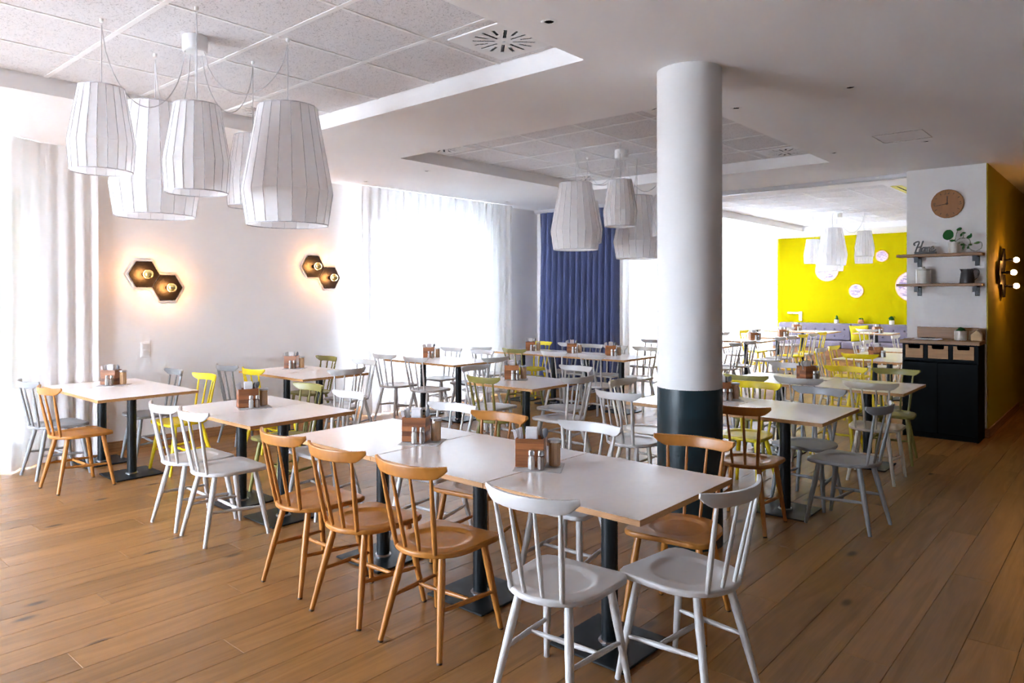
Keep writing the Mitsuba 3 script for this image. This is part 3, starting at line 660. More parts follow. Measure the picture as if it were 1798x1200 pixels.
# ------------------------------------------------------------------ air vents and ceiling spots
pl = sbox(-0.245, -0.245, 0.245, 0.245)
for i in range(16):
    a = i * 22.5; r0, r1 = (0.055, 0.195) if i % 2 == 0 else (0.105, 0.195)
    sl = sbox(r0, -0.0105, r1, 0.0105); from shapely import affinity
    pl = pl.difference(affinity.rotate(sl, a, origin=(0, 0)))
V_plate = mikit.ply(cat([extrude(pl, 0.004), extrude(sbox(-0.245, -0.245, 0.245, 0.245).difference(sbox(-0.24, -0.24, 0.24, 0.24)), 0.0080)]), 'mat_grid'); V_box = mikit.ply(bx(-0.21, 0.21, -0.21, 0.21, 0.0065, 0.0080), 'mat_dark_void')
blades = cat([moved(bx(0.06, 0.19, -0.006, 0.006, -0.0004, 0.0004), rot(a, [0, 0, 1]) @ tr(0, 0.003, 0.0050) @ rot(5, [1, 0, 0])) for a in np.arange(0, 360, 22.5)])
V_bl = mikit.ply(blades, pbr('mat_blade', (0.03, 0.04, 0.045), 0.4)); V_screw = mikit.ply(lathe([(0, -0.002), (0.010, -0.002), (0.010, 0)], 16), 'mat_steel')
vlab = ['nearest square swirl air vent at the edge of the first ceiling recess', 'square swirl air vent peeping out behind the nearest pendant shades', 'square swirl air vent in the first ceiling recess above the camera',
  'square swirl air vent at the left corner of the middle ceiling recess', 'square swirl air vent behind the middle pendant shades', 'square swirl air vent in the middle ceiling recess, right of the column',
  'square swirl air vent just left of the column top', 'square swirl air vent left of the farthest pendant in the back room ceiling', 'square swirl air vent above the farthest pendant in the back room ceiling', 'small square swirl air vent at the window corner of the back room ceiling recess']
for (x, y), lab in zip(vent_xy, vlab):
    k = thing('air_vent', lab, 'air vent'); M = at(x, y, ZT - 0.0085)
    put('face_plate', V_plate, k, M); put('plenum', V_box, k, M); put('blades', V_bl, k, M); put('screw', V_screw, k, M)
Sp_ring = mikit.ply(lathe([(0.024, 0.0), (0.026, -0.004), (0.040, -0.003), (0.044, 0.0)], 28), 'mat_grid', smooth=True)
Sp_in = mikit.ply(lathe([(0, -0.0008), (0.0245, -0.0008)], 24), 'mat_dark_void'); Sp_mid = mikit.ply(lathe([(0.026, -0.0036), (0.031, -0.0036)], 24), 'mat_steel')
spots = [(2.97, 2.34, 'nearest round ceiling spot, beside the first air vent'), (5.31, 1.51, 'round ceiling spot alone in the darker right part of the ceiling'), (5.31, 2.34, 'round ceiling spot right beside the column top'),
 (7.67, 2.34, 'round ceiling spot by the right corner of the middle recess'), (7.67, 1.51, 'round ceiling spot beside the faint access hatch'), (5.62, 6.25, 'round ceiling spot between the middle recess and the window'),
 (5.62, 7.40, 'small ceiling spot right above the left end of the middle curtain'), (8.32, 7.40, 'small ceiling spot above the right end of the middle curtain'), (10.10, 2.15, 'small round ceiling spot beside the long black ceiling slot'), (17.6, 4.4, 'tiny glowing ceiling spot before the yellow wall')]
for x, y, lab in spots:
    k = thing('ceiling_spot', lab, 'spot'); M = at(x, y, S)
    put('ring', Sp_ring, k, M); put('bezel', Sp_mid, k, M); put('recess', Sp_in, k, M)
k = thing('ceiling_slot', 'long black ceiling slot with painted yellow reflection at the edge of the back room recess', 'ceiling slot')
put('frame', mikit.ply(rbx(10.55, 14.6, 2.36, 2.50, S - 0.006, S, 0.002), pbr('mat_yellow_reflection', (0.70, 0.66, 0.20), 0.6)), k)  # strip coloured pale yellow to paint in a yellow reflection
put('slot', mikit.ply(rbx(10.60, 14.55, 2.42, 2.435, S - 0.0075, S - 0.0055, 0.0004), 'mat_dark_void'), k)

# ------------------------------------------------------------------ hexagon wall lamps
def hexa(R): return Polygon([(R * math.cos(math.radians(a)), R * math.sin(math.radians(a))) for a in range(0, 360, 60)])
def hexpair(R, centres, h, y0):
    return moved(extrude(unary_union([affinity.translate(hexa(R), *c) for c in centres]), h), M_negY).apply_translation((0, -y0, 0))
pbr('mat_hex', (0.005, 0.0035, 0.003), 0.40, specular=0.35); pbr('mat_hex_rim', (0.62, 0.60, 0.60), 0.5)
scene['mat_gold'] = {'type': 'twosided', 'bsdf': {'type': 'roughconductor', 'material': 'Au', 'alpha': 0.12}}
diffuse('mat_bulb', (0.8, 0.7, 0.5))
def half_sphere(r, side, n=20):
    prof = [(r * math.sin(a), -r * math.cos(a)) for a in np.linspace(0.0, math.pi * 0.5, 10)]
    m = lathe(prof, n); m.fix_normals()
    m.apply_transform(rot(90 if side > 0 else -90, [1, 0, 0]))   # -z pole to +y (wall side) or to -y (room side)
    c = m.triangles_center; nrm = m.face_normals
    if (np.einsum('ij,ij->i', c, nrm)).mean() < 0: m.invert()
    return m
HC = [(0.0, 0.0), (0.24, -0.1386)]
def pos_y(m): return m
H_back = mikit.ply(half_sphere(0.0475, -1), None); 
WARM = (1.0, 0.42, 0.12)
def emitter(mesh, L, col=WARM): return {**mikit.ply(mesh, 'mat_bulb'), 'emitter': {'type': 'area', 'radiance': rgb([L * c for c in col])}}
def wall_lamp(x, z, label):
    k = thing('hexagon_lamp', label, 'wall lamp')
    base = tr(x, YW, z)
    put('rim_plate', mikit.ply(moved(hexpair(0.176, HC, 0.016, 0.001), base), 'mat_hex_rim'), k)
    for cx, cz in HC:
        put('hexagon_plate', mikit.ply(moved(hexpair(0.1555, [(0, 0)], 0.008, 0.020), base @ tr(cx, 0, cz)), 'mat_hex'), k)
        put('lamp_holder', mikit.ply(moved(lathe([(0, 0.0), (0.024, 0.0), (0.021, 0.055), (0.0, 0.055)], 20), base @ tr(cx, -0.028, cz) @ rot(90, [1, 0, 0])), 'mat_hex', smooth=40), k)
        b = base @ tr(cx, -0.132, cz)
        m1 = half_sphere(0.0475, 1); m2 = half_sphere(0.0478, -1)
        if m1.triangles_center[:, 1].mean() < 0: m1, m2 = m2, m1
        bk = put('bulb', emitter(moved(m1, b), LAMP_L), k)
        put('gold_cap', mikit.ply(moved(m2, b), 'mat_gold', smooth=True), bk)
LAMP_L = 17.0
wall_lamp(3.08, 1.815, 'left dark double hexagon wall lamp with gold tipped bulbs')
wall_lamp(5.12, 1.955, 'right dark double hexagon wall lamp with gold tipped bulbs')
# corridor lamp with three bulbs, seen from the side
k = thing('hexagon_lamp', 'dark wall lamp with three glowing bare bulbs on the yellow corridor wall', 'wall lamp')
yw_ = YC0 - 0.012
for cx, cz, d in ((10.36, 2.00, 0.03), (10.12, 1.845, 0.03), (10.36, 1.69, 0.03)):
    b0 = tr(cx, yw_, cz)
    put('hexagon_plate', mikit.ply(moved(moved(extrude(hexa(0.16), 0.010), M_negY), b0 @ tr(0, -d, 0)), 'mat_hex'), k)
    put('stem', mikit.ply(moved(lathe([(0, -d), (0.012, -d), (0.012, 0.05), (0.019, 0.052), (0.019, 0.105), (0, 0.105)], 16), b0 @ tr(0, -d - 0.0, 0) @ rot(90, [1, 0, 0])), 'mat_hex', smooth=40), k)
    put('bulb', emitter(moved(trimesh.creation.icosphere(3, 0.034), b0 @ tr(0, -d - 0.128, 0)), 13.0, (1.0, 0.44, 0.11)), k)

# light switch
k = thing('light_switch', 'white double light switch on the wall below the left hexagon lamp', 'switch')
put('plate', mikit.ply(rbx(3.055, 3.145, YW - 0.010, YW, 0.945, 1.105, 0.003), 'mat_grid'), k)
for z0 in (0.962, 1.030): put('rocker', mikit.ply(rbx(3.068, 3.132, YW - 0.014, YW - 0.010, z0, z0 + 0.060, 0.002), 'mat_frame'), k)

# ------------------------------------------------------------------ cabinet and what stands on it
pbr('mat_cabinet', (0.0035, 0.006, 0.0075), 0.55, specular=0.1)
pbr('mat_oak_shelf', oak((0.27, 0.122, 0.036), (0.18, 0.074, 0.020), 12, 3, 60), 0.42)
pbr('mat_oak_drawer', oak((0.37, 0.190, 0.062), (0.27, 0.128, 0.040), 12, 4, 50), 0.5)
k = thing('cabinet', 'dark cabinet with oak top and three oak drawers below the wall clock', 'cabinet')
cx0, cx1, cy0, cy1 = 8.96, XC - 0.018, 1.275, 2.005
body = [rbx(cx0 + 0.02, cx1, cy0, cy0 + 0.022, 0.0, 1.040), rbx(cx0 + 0.02, cx1, cy1 - 0.022, cy1, 0.0, 1.040), bx(cx0 + 0.30, cx1, cy0 + 0.02, cy1 - 0.02, 0.0, 1.03), bx(cx0 + 0.02, cx1, cy0 + 0.02, cy1 - 0.02, 0.856, 0.880), bx(cx0 + 0.02, cx1, cy0 + 0.02, cy1 - 0.02, 0.045, 0.06),
        bx(cx0 + 0.05, cx0 + 0.07, cy0 + 0.02, cy1 - 0.02, 0, 0.06), bx(cx0 + 0.02, cx1, cy0 + 0.02, cy1 - 0.02, 1.030, 1.042)]
dr_y = [(1.792, 1.975), (1.552, 1.752), (1.312, 1.512)]
for a, b in ((1.975, 1.99), (1.752, 1.792), (1.512, 1.552), (1.29, 1.312)): body.append(bx(cx0 + 0.02, cx1, a + 0.002, b - 0.002, 0.87, 1.035))
put('body', mikit.ply(cat(body), 'mat_cabinet'), k)
put('worktop', mikit.ply(rbx(cx0 - 0.012, cx1, cy0 - 0.012, cy1 + 0.02, 1.043, 1.082, 0.003), 'mat_oak_shelf'), k)
put('backsplash', mikit.ply(rbx(cx1 - 0.018, cx1, cy0 - 0.01, cy1 - 0.07, 1.0825, 1.215, 0.003), 'mat_oak_shelf'), k)
for a, b in dr_y:
    w_ = b - a; dp = sbox(-w_ / 2 + 0.004, 0.884, w_ / 2 - 0.004, 1.026).difference(sbox(-0.042, 1.004, 0.042, 1.03).buffer(0.016, 6))
    d = put('drawer', mikit.ply(moved(moved(extrude(dp, 0.014), M_negX), tr(cx0 + 0.022, (a + b) / 2, 0)), 'mat_oak_drawer'), k)
    put('inside', mikit.ply(bx(cx0 + 0.024, cx0 + 0.29, a + 0.012, b - 0.012, 0.886, 0.98), 'mat_cabinet'), d)
for a, b in ((cy0 + 0.004, 1.652), (1.656, cy1 - 0.004)): put('door', mikit.ply(rbx(cx0, cx0 + 0.019, a, b, 0.065, 0.838, 0.002), 'mat_cabinet'), k)
for yy, zz in ((1.86, 0.20), (1.42, 0.20)): put('door_lock', mikit.ply(moved(lathe([(0, 0.0), (0.008, 0.0), (0.008, 0.004), (0, 0.004)], 12), tr(cx0 - 0.0005, yy, zz) @ rot(-90, [0, 1, 0])), 'mat_black'), k)
ZTOP = 1.082
k = thing('paper_stack', 'white sheets of paper with a pen lying on the oak cabinet top', 'papers')
put('sheets', mikit.ply(cat([moved(rbx(-0.10, 0.10, -0.13, 0.13, ZTOP + 0.001 + 0.004 * i, ZTOP + 0.004 + 0.004 * i, 0.001), tr(9.12, 1.79 - 0.01 * i, 0) @ rot(6 * i, [0, 0, 1])) for i in range(3)]), 'mat_napkin'), k)
put('pen', mikit.ply(tube([(9.16, 1.86, ZTOP + 0.017), (9.20, 1.72, ZTOP + 0.017)], 0.005, 8), 'mat_black'), k)
pbr('mat_ceramic', (0.72, 0.69, 0.62), 0.35); pbr('mat_soil', (0.03, 0.02, 0.015), 0.9)
scene['mat_leaf'] = {'type': 'principledthin', 'base_color': rgb((0.030, 0.115, 0.035)), 'roughness': 0.45, 'diff_trans': 0.35}
scene['mat_leaf_pale'] = {'type': 'principledthin', 'base_color': rgb((0.11, 0.24, 0.06)), 'roughness': 0.5, 'diff_trans': 0.5}
pbr('mat_stem', (0.10, 0.13, 0.04), 0.6)
def leaf(c, nrm, rx, ry, cup=0.15, upv=(0, 0, 1)):
    nrm = np.asarray(nrm, float); nrm /= np.linalg.norm(nrm); u = np.cross(upv, nrm)
    if np.linalg.norm(u) < 1e-6: u = np.array([1.0, 0, 0])
    u /= np.linalg.norm(u); v = np.cross(nrm, u); V = []; F = []
    n = 14
    V.append(np.asarray(c) - nrm * cup * rx * 0.6)
    for a in np.arange(n) * 2 * np.pi / n:
        V.append(np.asarray(c) + u * rx * math.cos(a) + v * ry * math.sin(a) * (1 + 0.1 * math.sin(a)))
    for i in range(n): F.append([0, 1 + i, 1 + (i + 1) % n])
    return trimesh.Trimesh(np.array(V), np.array(F), process=False)
def pot(x, y, z, r, h): return moved(lathe([(0, 0), (r * 0.94, 0), (r, 0.006), (r, h), (r * 0.9, h), (r * 0.88, h - 0.02), (0, h - 0.02)], 28), tr(x, y, z))
k = thing('potted_plant', 'squat white pot with low green leaves on the oak cabinet top', 'plant')
put('pot', mikit.ply(pot(9.20, 1.475, ZTOP, 0.062, 0.105), 'mat_ceramic', smooth=40), k); put('soil', mikit.ply(moved(lathe([(0, 0), (0.055, 0)], 20), tr(9.20, 1.475, ZTOP + 0.088)), 'mat_soil'), k)
for i in range(9):
    a = i * 2.4; put('leaf', mikit.ply(leaf((9.20 + 0.03 * math.cos(a), 1.475 + 0.03 * math.sin(a), ZTOP + 0.112 + 0.008 * (i % 3)), (math.cos(a), math.sin(a), 1.4), 0.020, 0.030), 'mat_leaf'), k)
pbr('mat_card', (0.50, 0.41, 0.26), 0.7); pbr('mat_light_wood', oak((0.55, 0.36, 0.17), (0.40, 0.24, 0.10), 10, 10, 40), 0.55)
k = thing('small_card', 'small pale card leaning between the white pot and the wooden house', 'card')
put('card', mikit.ply(moved(rbx(-0.004, 0.004, -0.045, 0.045, 0, 0.10, 0.001), tr(9.315, 1.375, ZTOP + 0.0005) @ rot(8, [0, 1, 0])), 'mat_card'), k)
k = thing('wooden_house', 'small wooden house ornament on the right end of the cabinet top', 'ornament')
hs = Polygon([(-0.052, 0), (0.052, 0), (0.052, 0.065), (0, 0.115), (-0.052, 0.065)])
put('walls', mikit.ply(moved(moved(extrude(hs.buffer(-0.0015, join_style=2), 0.075), M_negX), tr(9.25, 1.325, ZTOP + 0.0015)), 'mat_light_wood'), k)
for s in (-1, 1): put('roof', mikit.ply(moved(rbx(-0.006, 0.084, -0.074, 0.004, 0, 0.006, 0.001), tr(9.172, 1.325, ZTOP + 0.122) @ rot(s * 44, [1, 0, 0]) @ (np.eye(4) if s > 0 else np.diag([1, -1, 1, 1.0]))), 'mat_oak_shelf'), k)

# ------------------------------------------------------------------ shelves
for i, (z, w_) in enumerate(((2.050, 'upper'), (1.712, 'lower'))):
    k = thing('wall_shelf', f'{w_} oak shelf on black brackets on the wall with the clock', 'shelf')
    put('board', mikit.ply(rbx(XC - 0.21, XC - 0.001, 1.275, 2.115, z - 0.030, z, 0.003), 'mat_oak_shelf'), k)
    for yy in (1.345, 1.915):
        put('bracket', mikit.ply(cat([rbx(XC - 0.013, XC - 0.002, yy - 0.022, yy + 0.022, z - 0.14, z - 0.031, 0.002), rbx(XC - 0.17, XC - 0.002, yy - 0.022, yy + 0.022, z - 0.044, z - 0.031, 0.002), rbx(XC - 0.182, XC - 0.168, yy - 0.022, yy + 0.022, z - 0.095, z - 0.031, 0.002)]), 'mat_black'), k)
# script sign "Home" on the upper shelf
pbr('mat_sign', (0.085, 0.085, 0.088), 0.5); pbr('mat_sign_base', (0.10, 0.105, 0.105), 0.6)
def spl(pts, n=14):
    from scipy.interpolate import CubicSpline
    p = np.array(pts, float); t = np.arange(len(p)); c = CubicSpline(t, p); return c(np.linspace(0, len(p) - 1, n * (len(p) - 1)))
strokes = [([(-0.105, 0.075), (-0.112, 0.095), (-0.085, 0.108), (-0.062, 0.104), (-0.078, 0.060), (-0.098, 0.004)], 0.0060),
           ([(-0.022, 0.112), (-0.036, 0.075), (-0.052, 0.030), (-0.060, 0.002)], 0.0060), ([(-0.088, 0.050), (-0.065, 0.053), (-0.040, 0.060)], 0.0052),
           ([(-0.060, 0.004), (-0.045, 0.010), (-0.032, 0.036), (-0.016, 0.050), (-0.006, 0.038), (-0.016, 0.012), (-0.032, 0.004), (-0.040, 0.020), (-0.030, 0.040), (-0.010, 0.050), (0.006, 0.042)], 0.0050),
           ([(0.006, 0.046), (0.004, 0.026), (-0.002, 0.003)], 0.0050), ([(0.002, 0.022), (0.014, 0.046), (0.024, 0.044), (0.020, 0.020), (0.016, 0.004)], 0.0050),
           ([(0.020, 0.022), (0.032, 0.046), (0.044, 0.046), (0.042, 0.024), (0.040, 0.006), (0.052, 0.008), (0.064, 0.024)], 0.0050),
           ([(0.060, 0.026), (0.080, 0.034), (0.086, 0.050), (0.072, 0.054), (0.062, 0.034), (0.064, 0.010), (0.082, 0.006), (0.104, 0.022)], 0.0050)]
word = unary_union([LineString(spl(p)).buffer(r, 6) for p, r in strokes]).buffer(0.0004)
word = affinity.scale(word, 1.0, 1.12, origin=(0, 0))
k = thing('word_sign', 'dark grey script sign reading Home on the upper shelf', 'sign')
yH = 1.83
put('letters', mikit.ply(moved(moved(extrude(word, 0.016), M_negX), tr(9.266, yH, 2.073)), 'mat_sign'), k)
put('base', mikit.ply(rbx(9.245, 9.285, yH - 0.108, yH + 0.110, 2.0505, 2.077, 0.002), 'mat_sign_base'), k)
# trailing plant
k = thing('potted_plant', 'cream pot with one big round leaf and trailing stems on the upper shelf', 'plant')
px_, py_ = 9.27, 1.548
put('pot', mikit.ply(pot(px_, py_, 2.0505, 0.056, 0.125), 'mat_ceramic', smooth=40), k); put('soil', mikit.ply(moved(lathe([(0, 0), (0.049, 0)], 20), tr(px_, py_, 2.16)), 'mat_soil'), k)
put('leaf', mikit.ply(leaf((9.20, 1.592, 2.250), (-1, 0.12, 0.25), 0.056, 0.060), 'mat_leaf'), k)
put('leaf', mikit.ply(leaf((9.22, 1.490, 2.312), (-0.4, 0.1, 1), 0.026, 0.062, upv=(1, 0, 0)), 'mat_leaf'), k)
put('leaf', mikit.ply(leaf((9.23, 1.557, 2.190), (-0.8, 0.1, 0.6), 0.030, 0.016), 'mat_leaf'), k)
for (y, z, rx, ry, nx) in ((1.470, 2.245, 0.014, 0.020, 0.3), (1.445, 2.268, 0.022, 0.010, -0.4), (1.395, 2.220, 0.030, 0.022, 0.5), (1.380, 2.235, 0.014, 0.028, 0.2), (1.455, 2.140, 0.024, 0.014, 0.2), (1.450, 2.110, 0.012, 0.028, 0.5), (1.385, 2.135, 0.024, 0.013, 0.3), (1.325, 2.150, 0.026, 0.012, -0.3), (1.310, 2.160, 0.020, 0.010, -0.6), (1.405, 2.105, 0.012, 0.018, 0.2)):
    put('leaf', mikit.ply(leaf((9.21, y, z), (-1, nx, 0.5), rx, ry), 'mat_leaf_pale' if y < 1.34 else 'mat_leaf'), k)
st = [[(9.26, 1.555, 2.16), (9.22, 1.58, 2.20), (9.205, 1.592, 2.24)], [(9.26, 1.54, 2.16), (9.23, 1.52, 2.25), (9.22, 1.50, 2.305)], [(9.26, 1.54, 2.16), (9.22, 1.49, 2.205), (9.21, 1.44, 2.210), (9.21, 1.395, 2.195), (9.21, 1.39, 2.12)],
      [(9.21, 1.45, 2.21), (9.21, 1.447, 2.26)], [(9.26, 1.53, 2.16), (9.21, 1.46, 2.15), (9.21, 1.41, 2.12), (9.21, 1.36, 2.07), (9.21, 1.29, 2.085), (9.21, 1.275, 2.14), (9.21, 1.30, 2.16)], [(9.26, 1.53, 2.16), (9.215, 1.45, 2.16), (9.21, 1.435, 2.11), (9.21, 1.465, 2.075)]]
put('stems', mikit.ply(cat([tube(spl(s_, 6), 0.0028, 5) for s_ in st]), 'mat_stem'), k)
pbr('mat_canister', (0.66, 0.64, 0.58), 0.4); pbr('mat_jug', (0.030, 0.024, 0.022), 0.35)
k = thing('canister', 'pale ceramic canister with a knob lid at the left of the lower shelf', 'canister')
put('body', mikit.ply(moved(lathe([(0, 0), (0.072, 0), (0.076, 0.005), (0.076, 0.152), (0.070, 0.158), (0, 0.158)], 36), tr(9.285, 1.855, 1.7125)), 'mat_canister', smooth=40), k)
put('lid', mikit.ply(moved(lathe([(0.078, 0.158), (0.078, 0.168), (0.03, 0.172), (0.012, 0.174), (0.018, 0.186), (0.016, 0.196), (0, 0.199)], 36), tr(9.285, 1.855, 1.7125)), 'mat_canister', smooth=40), k)
k = thing('jug', 'dark brown jug with a handle at the right of the lower shelf', 'jug')
jx, jy, jz = 9.285, 1.425, 1.7125
put('body', mikit.ply(moved(lathe([(0, 0), (0.070, 0), (0.073, 0.006), (0.068, 0.06), (0.060, 0.12), (0.058, 0.158), (0.054, 0.158), (0.055, 0.12), (0.05, 0.02), (0, 0.015)], 36), tr(jx, jy, jz)), 'mat_jug', smooth=40), k)
put('handle', mikit.ply(tube(spl([(jx, jy - 0.055, jz + 0.150), (jx, jy - 0.092, jz + 0.150), (jx, jy - 0.108, jz + 0.115), (jx, jy - 0.092, jz + 0.070), (jx, jy - 0.066, jz + 0.045)], 8), 0.010, 10), 'mat_jug', smooth=True), k)
put('spout', mikit.ply(moved(m_ := trimesh.convex.convex_hull(np.array([(0, 0.045, 0.159), (0.02, 0.045, 0.158), (-0.02, 0.045, 0.158), (0, 0.074, 0.160), (0, 0.05, 0.125), (0.006, 0.07, 0.157), (-0.006, 0.07, 0.157)])), tr(jx, jy, jz)), 'mat_jug'), k)
# clock
k = thing('wall_clock', 'round wooden wall clock above the shelves', 'clock')
cyc, czc, CR = 1.632, 2.622, 0.163
wall_to = lambda x: tr(x, cyc, czc) @ M_negX
pbr('mat_clock', oak((0.32, 0.125, 0.030), (0.23, 0.08, 0.017), 4, 30, 2.5), 0.5); pbr('mat_ink', (0.05, 0.022, 0.010), 0.6)
put('face', mikit.ply(moved(lathe([(0, 0), (CR, 0), (CR, 0.022), (CR - 0.005, 0.027), (0, 0.027)], 56), wall_to(XC - 0.002)), 'mat_clock', smooth=40), k)
fx = XC - 0.0292
for s_, a in (('12', 90), ('3', 0), ('6', 270), ('9', 180)):
    m = meshkit.text_mesh(s_, 0.036, 0.0012); m.apply_translation((-m.bounds.mean(0)[0], -m.bounds.mean(0)[1], 0))
    m.apply_translation((0.127 * math.cos(math.radians(a)), 0.127 * math.sin(math.radians(a)), 0)); put('numeral', mikit.ply(moved(m, wall_to(fx)), 'mat_ink'), k)
for a in range(0, 360, 30):
    if a % 90: put('hour_mark', mikit.ply(moved(rbx(0.118, 0.142, -0.003, 0.003, 0, 0.0012, 0.0003), wall_to(fx) @ rot(a, [0, 0, 1])), 'mat_ink'), k)
put('hour_hand', mikit.ply(moved(rbx(-0.012, 0.088, -0.005, 0.005, 0.002, 0.004, 0.0005), wall_to(fx) @ rot(88, [0, 0, 1])), 'mat_ink'), k)
put('minute_hand', mikit.ply(moved(rbx(-0.014, 0.128, -0.0035, 0.0035, 0.0045, 0.0065, 0.0005), wall_to(fx) @ rot(189, [0, 0, 1])), 'mat_ink'), k)
put('hub', mikit.ply(moved(lathe([(0, 0.0085), (0.007, 0.0085), (0.007, 0.001)], 14), wall_to(fx)), 'mat_ink'), k)

# ------------------------------------------------------------------ yellow wall: bench, cushions, pots, round pictures
pbr('mat_bench', proc(lambda p, n, uv: mix((0.215, 0.185, 0.235), (0.16, 0.135, 0.18), noise(p.x * 220, p.y * 220, p.z * 220))), 0.85, sheen=0.3)
pbr('mat_bench_button', (0.10, 0.085, 0.115), 0.7)
k = thing('bench', 'long purple grey button tufted bench along the yellow wall', 'bench')
put('base', mikit.ply(cat([rbx(17.98, 18.50, 2.2, 6.98, 0.10, 0.285, 0.004), bx(18.05, 18.50, 2.2, 6.98, 0.0, 0.10)]), 'mat_oak_shelf'), k)
put('back_frame', mikit.ply(rbx(18.50, XB - 0.002, 2.2, 6.98, 0.0, 0.865, 0.006), 'mat_bench'), k)
segs = [(5.22, 6.97), (3.45, 5.205), (2.21, 3.435)]
for a, b in segs:
    bc = put('back_cushion', mikit.ply(softbox(18.34, 18.50, a, b, 0.455, 0.862, 0.035), 'mat_bench', smooth=50), k)
    for zz in (0.57, 0.73):
        for yy in np.arange(a + 0.14, b - 0.08, 0.23): put('button', mikit.ply(moved(lathe([(0, 0.012), (0.016, 0.008), (0.024, 0.0)], 12), tr(18.341, yy, zz) @ rot(-90, [0, 1, 0])), 'mat_bench_button', smooth=True), bc)
for a, b in ((5.33, 6.97), (3.65, 5.315), (2.21, 3.635)): put('seat_cushion', mikit.ply(softbox(17.93, 18.36, a, b, 0.288, 0.452, 0.035), 'mat_bench', smooth=50), k)
pbr('mat_cushion', (0.50, 0.42, 0.006), 0.8, sheen=0.3)
def pillow(w_, h_, t_):
    n = 22; g = np.linspace(-1, 1, n); V = []; F = []
    for s_ in (1, -1):
        for i in g:
            for j in g:
                e = (1 - abs(i) ** 2.6) * (1 - abs(j) ** 2.6); pin = 1 - 0.09 * (1 - abs(i)) * abs(j) ** 3 - 0.0; pin2 = 1 - 0.09 * (1 - abs(j)) * abs(i) ** 3
                V.append((i * w_ / 2 * pin2, j * h_ / 2 * pin, s_ * t_ / 2 * max(e, 0) ** 0.5))
    for q in (0, n * n):
        for i in range(n - 1):
            for j in range(n - 1):
                a = q + i * n + j; f = [[a, a + n, a + n + 1], [a, a + n + 1, a + 1]]; F += f if q == 0 else [x[::-1] for x in f]
    m = trimesh.Trimesh(np.array(V), np.array(F)); m.merge_vertices(); return m
k = thing('cushion', 'bright yellow square cushion leaning on the purple grey bench', 'cushion')
put('cover', mikit.ply(moved(pillow(0.44, 0.40, 0.13), tr(18.235, 4.985, 0.648) @ rot(-10, [0, 1, 0]) @ M_negX @ rot(4, [0, 0, 1])), 'mat_cushion', smooth=True), k)
pbr('mat_terracotta', (0.42, 0.20, 0.09), 0.6)
for y, lab, mt, kind in ((5.62, 'white pot with grassy leaves on the bench back, left of the brown pot', 'mat_ceramic', 'grass'), (5.06, 'round brown pot in the middle of the bench back', 'mat_terracotta', 'round'), (4.38, 'white pot with a dark bushy plant on the right of the bench back', 'mat_ceramic', 'bush')):
    k = thing('potted_plant', lab, 'plant'); x, z = 18.62, 0.8655
    if kind == 'round':
        put('pot', mikit.ply(moved(lathe([(0, 0), (0.04, 0), (0.066, 0.03), (0.070, 0.06), (0.055, 0.095), (0.035, 0.105), (0.03, 0.10), (0, 0.098)], 28), tr(x, y, z)), mt, smooth=50), k)
    else: put('pot', mikit.ply(pot(x, y, z, 0.058, 0.095), mt, smooth=40), k)
    n = {'grass': 22, 'round': 5, 'bush': 40}[kind]; ms = []
    for i in range(n):
        a = nrng.uniform(0, 6.28); t = nrng.uniform(0.15, 1)
        if kind == 'grass': ms.append(leaf((x + 0.04 * t * math.cos(a), y + 0.05 * t * math.sin(a), z + 0.13 + 0.02 * (1 - t)), (math.cos(a), math.sin(a), 0.3), 0.010, 0.055))
        else: ms.append(leaf((x + 0.06 * t * math.cos(a), y + 0.075 * t * math.sin(a), z + 0.11 + (0.07 * nrng.random() if kind == 'bush' else 0.015)), (math.cos(a), math.sin(a), 0.8), 0.018, 0.026))
    kk = put('leaves', mikit.ply(cat(ms), 'mat_leaf_pale' if kind == 'grass' else 'mat_leaf'), k); tag(kk, kind='stuff')
pbr('mat_pic_rim', (0.78, 0.52, 0.36), 0.6)
def pic_col(cy_, cz_, R, seed):
    def fn(p, n, uv):
        dy, dz = (p.y - cy_) / R, (p.z - cz_) / R; r = dr.sqrt(dy * dy + dz * dz)
        g = fbm(dy * 5 + seed, dz * 9 + seed * 2, 1.0, octaves=3)
        c = mix((0.74, 0.60, 0.62), (0.50, 0.34, 0.50), smoothstep(0.48, 0.60, g))
        c = mix(c, (0.30, 0.25, 0.38), smoothstep(0.62, 0.68, noise(dy * 4 + seed, dz * 22, 2.0)) * (1 - smoothstep(0.75, 0.85, r)))
        return mix(c, (0.80, 0.66, 0.60), smoothstep(0.80, 0.86, r))
    return proc(fn)
for i, (y, z, R, lab) in enumerate(((5.885, 2.195, 0.285, 'large round picture half hidden behind the farthest pendant shades on the yellow wall'), (5.20, 1.665, 0.170, 'small round pink picture in the middle of the yellow wall'),
        (4.62, 2.500, 0.140, 'smallest round picture, high up on the yellow wall'), (3.97, 1.770, 0.360, 'largest round picture, cut off by the wall with the clock'))):
    k = thing('round_picture', lab, 'picture'); W_ = tr(XB - 0.001, y, z) @ M_negX
    put('frame', mikit.ply(moved(lathe([(0, 0), (R, 0), (R, 0.026), (R - 0.012, 0.030), (R - 0.016, 0.022), (0, 0.022)], 48), W_), 'mat_pic_rim', smooth=40), k)
    put('print', mikit.ply(moved(lathe([(0, 0.0225), (R - 0.017, 0.0225)], 48), W_), diffuse(f'mat_print_{i}', pic_col(y, z, R, 3.7 * i))), k)
k = thing('wall_socket_arm', 'small white wall fixture at the left end of the yellow wall', 'wall fixture')
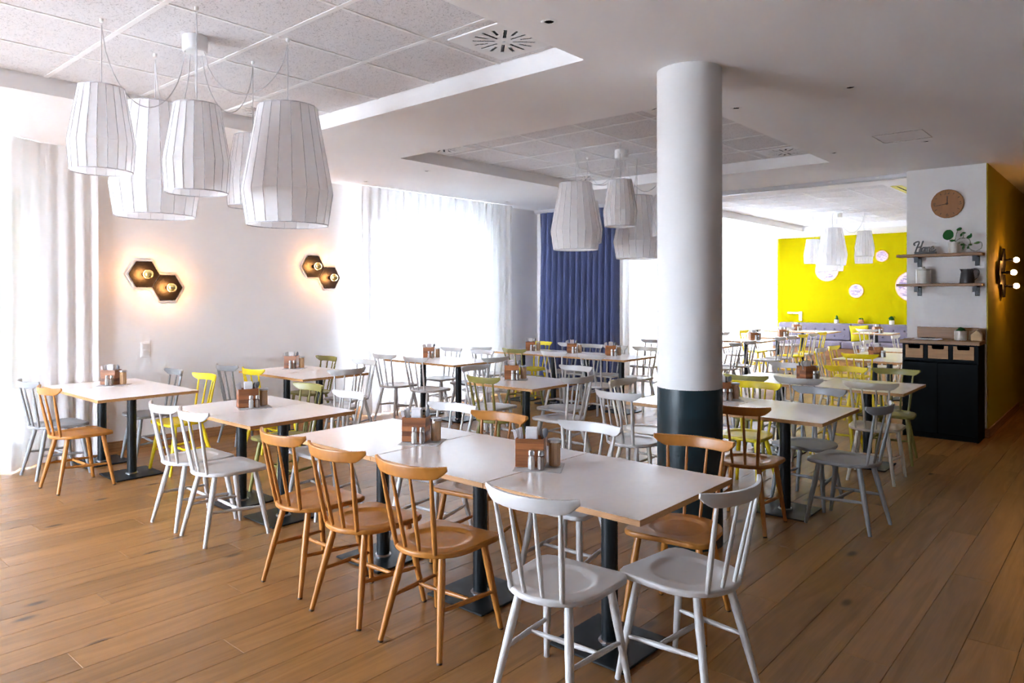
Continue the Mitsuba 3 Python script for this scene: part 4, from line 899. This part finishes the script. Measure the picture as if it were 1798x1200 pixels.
put('plate', mikit.ply(rbx(XB - 0.03, XB - 0.001, 6.50, 6.58, 0.90, 1.14, 0.004), 'mat_grid'), k)
put('arm', mikit.ply(rbx(XB - 0.06, XB - 0.03, 6.50, 6.86, 1.08, 1.13, 0.004), 'mat_grid'), k)
for z in (0.94, 0.985, 1.03): put('button', mikit.ply(moved(lathe([(0, 0.006), (0.010, 0.006), (0.010, 0)], 10), tr(XB - 0.03, 6.54, z) @ rot(-90, [0, 1, 0])), 'mat_frame'), k)

# ------------------------------------------------------------------ trees outside the left window
scene['mat_tree_leaf'] = {'type': 'principledthin', 'base_color': rgb((0.10, 0.19, 0.06)), 'roughness': 0.5, 'diff_trans': 0.5}
pbr('mat_bark', (0.12, 0.09, 0.06), 0.9)
for i, (x, y, z, R, n, lab) in enumerate(((3.9, 12.4, 2.9, 1.95, 8000, 'green tree outside the left window, seen through the sheer curtain'), (-0.2, 11.8, 2.9, 1.95, 8000, 'green tree left of the first one outside the left window'))):
    k = thing('tree', lab, 'tree')
    put('trunk', mikit.ply(tube([(x, y, -0.32), (x + 0.05, y, 1.0), (x, y + 0.1, z), (x + 0.1, y, z + R * 0.7)], (0.14, 0.11, 0.08, 0.02), 8), 'mat_bark', smooth=True), k)
    ms = []
    d = nrng.normal(size=(n, 3)); d /= np.linalg.norm(d, axis=1, keepdims=True); rr = nrng.uniform(0.35, 1, n) ** 0.6
    c = np.array([x, y, z]) + d * rr[:, None] * np.array([R, R * 0.8, R * 1.6]); q = nrng.normal(size=(n, 3)); q /= np.linalg.norm(q, axis=1, keepdims=True)
    u = np.cross(q, [0.3, 0.2, 0.9]); u /= np.linalg.norm(u, axis=1, keepdims=True); v = np.cross(q, u); s_ = nrng.uniform(0.07, 0.16, n)[:, None]
    V = np.stack([c - u * s_, c + v * s_ * 0.55, c + u * s_, c - v * s_ * 0.55], 1).reshape(-1, 3); b = np.arange(n)[:, None] * 4
    kk = put('leaves', mikit.ply((V, np.vstack([b + [0, 1, 2], b + [0, 2, 3]])), 'mat_tree_leaf'), k); tag(kk, kind='stuff')
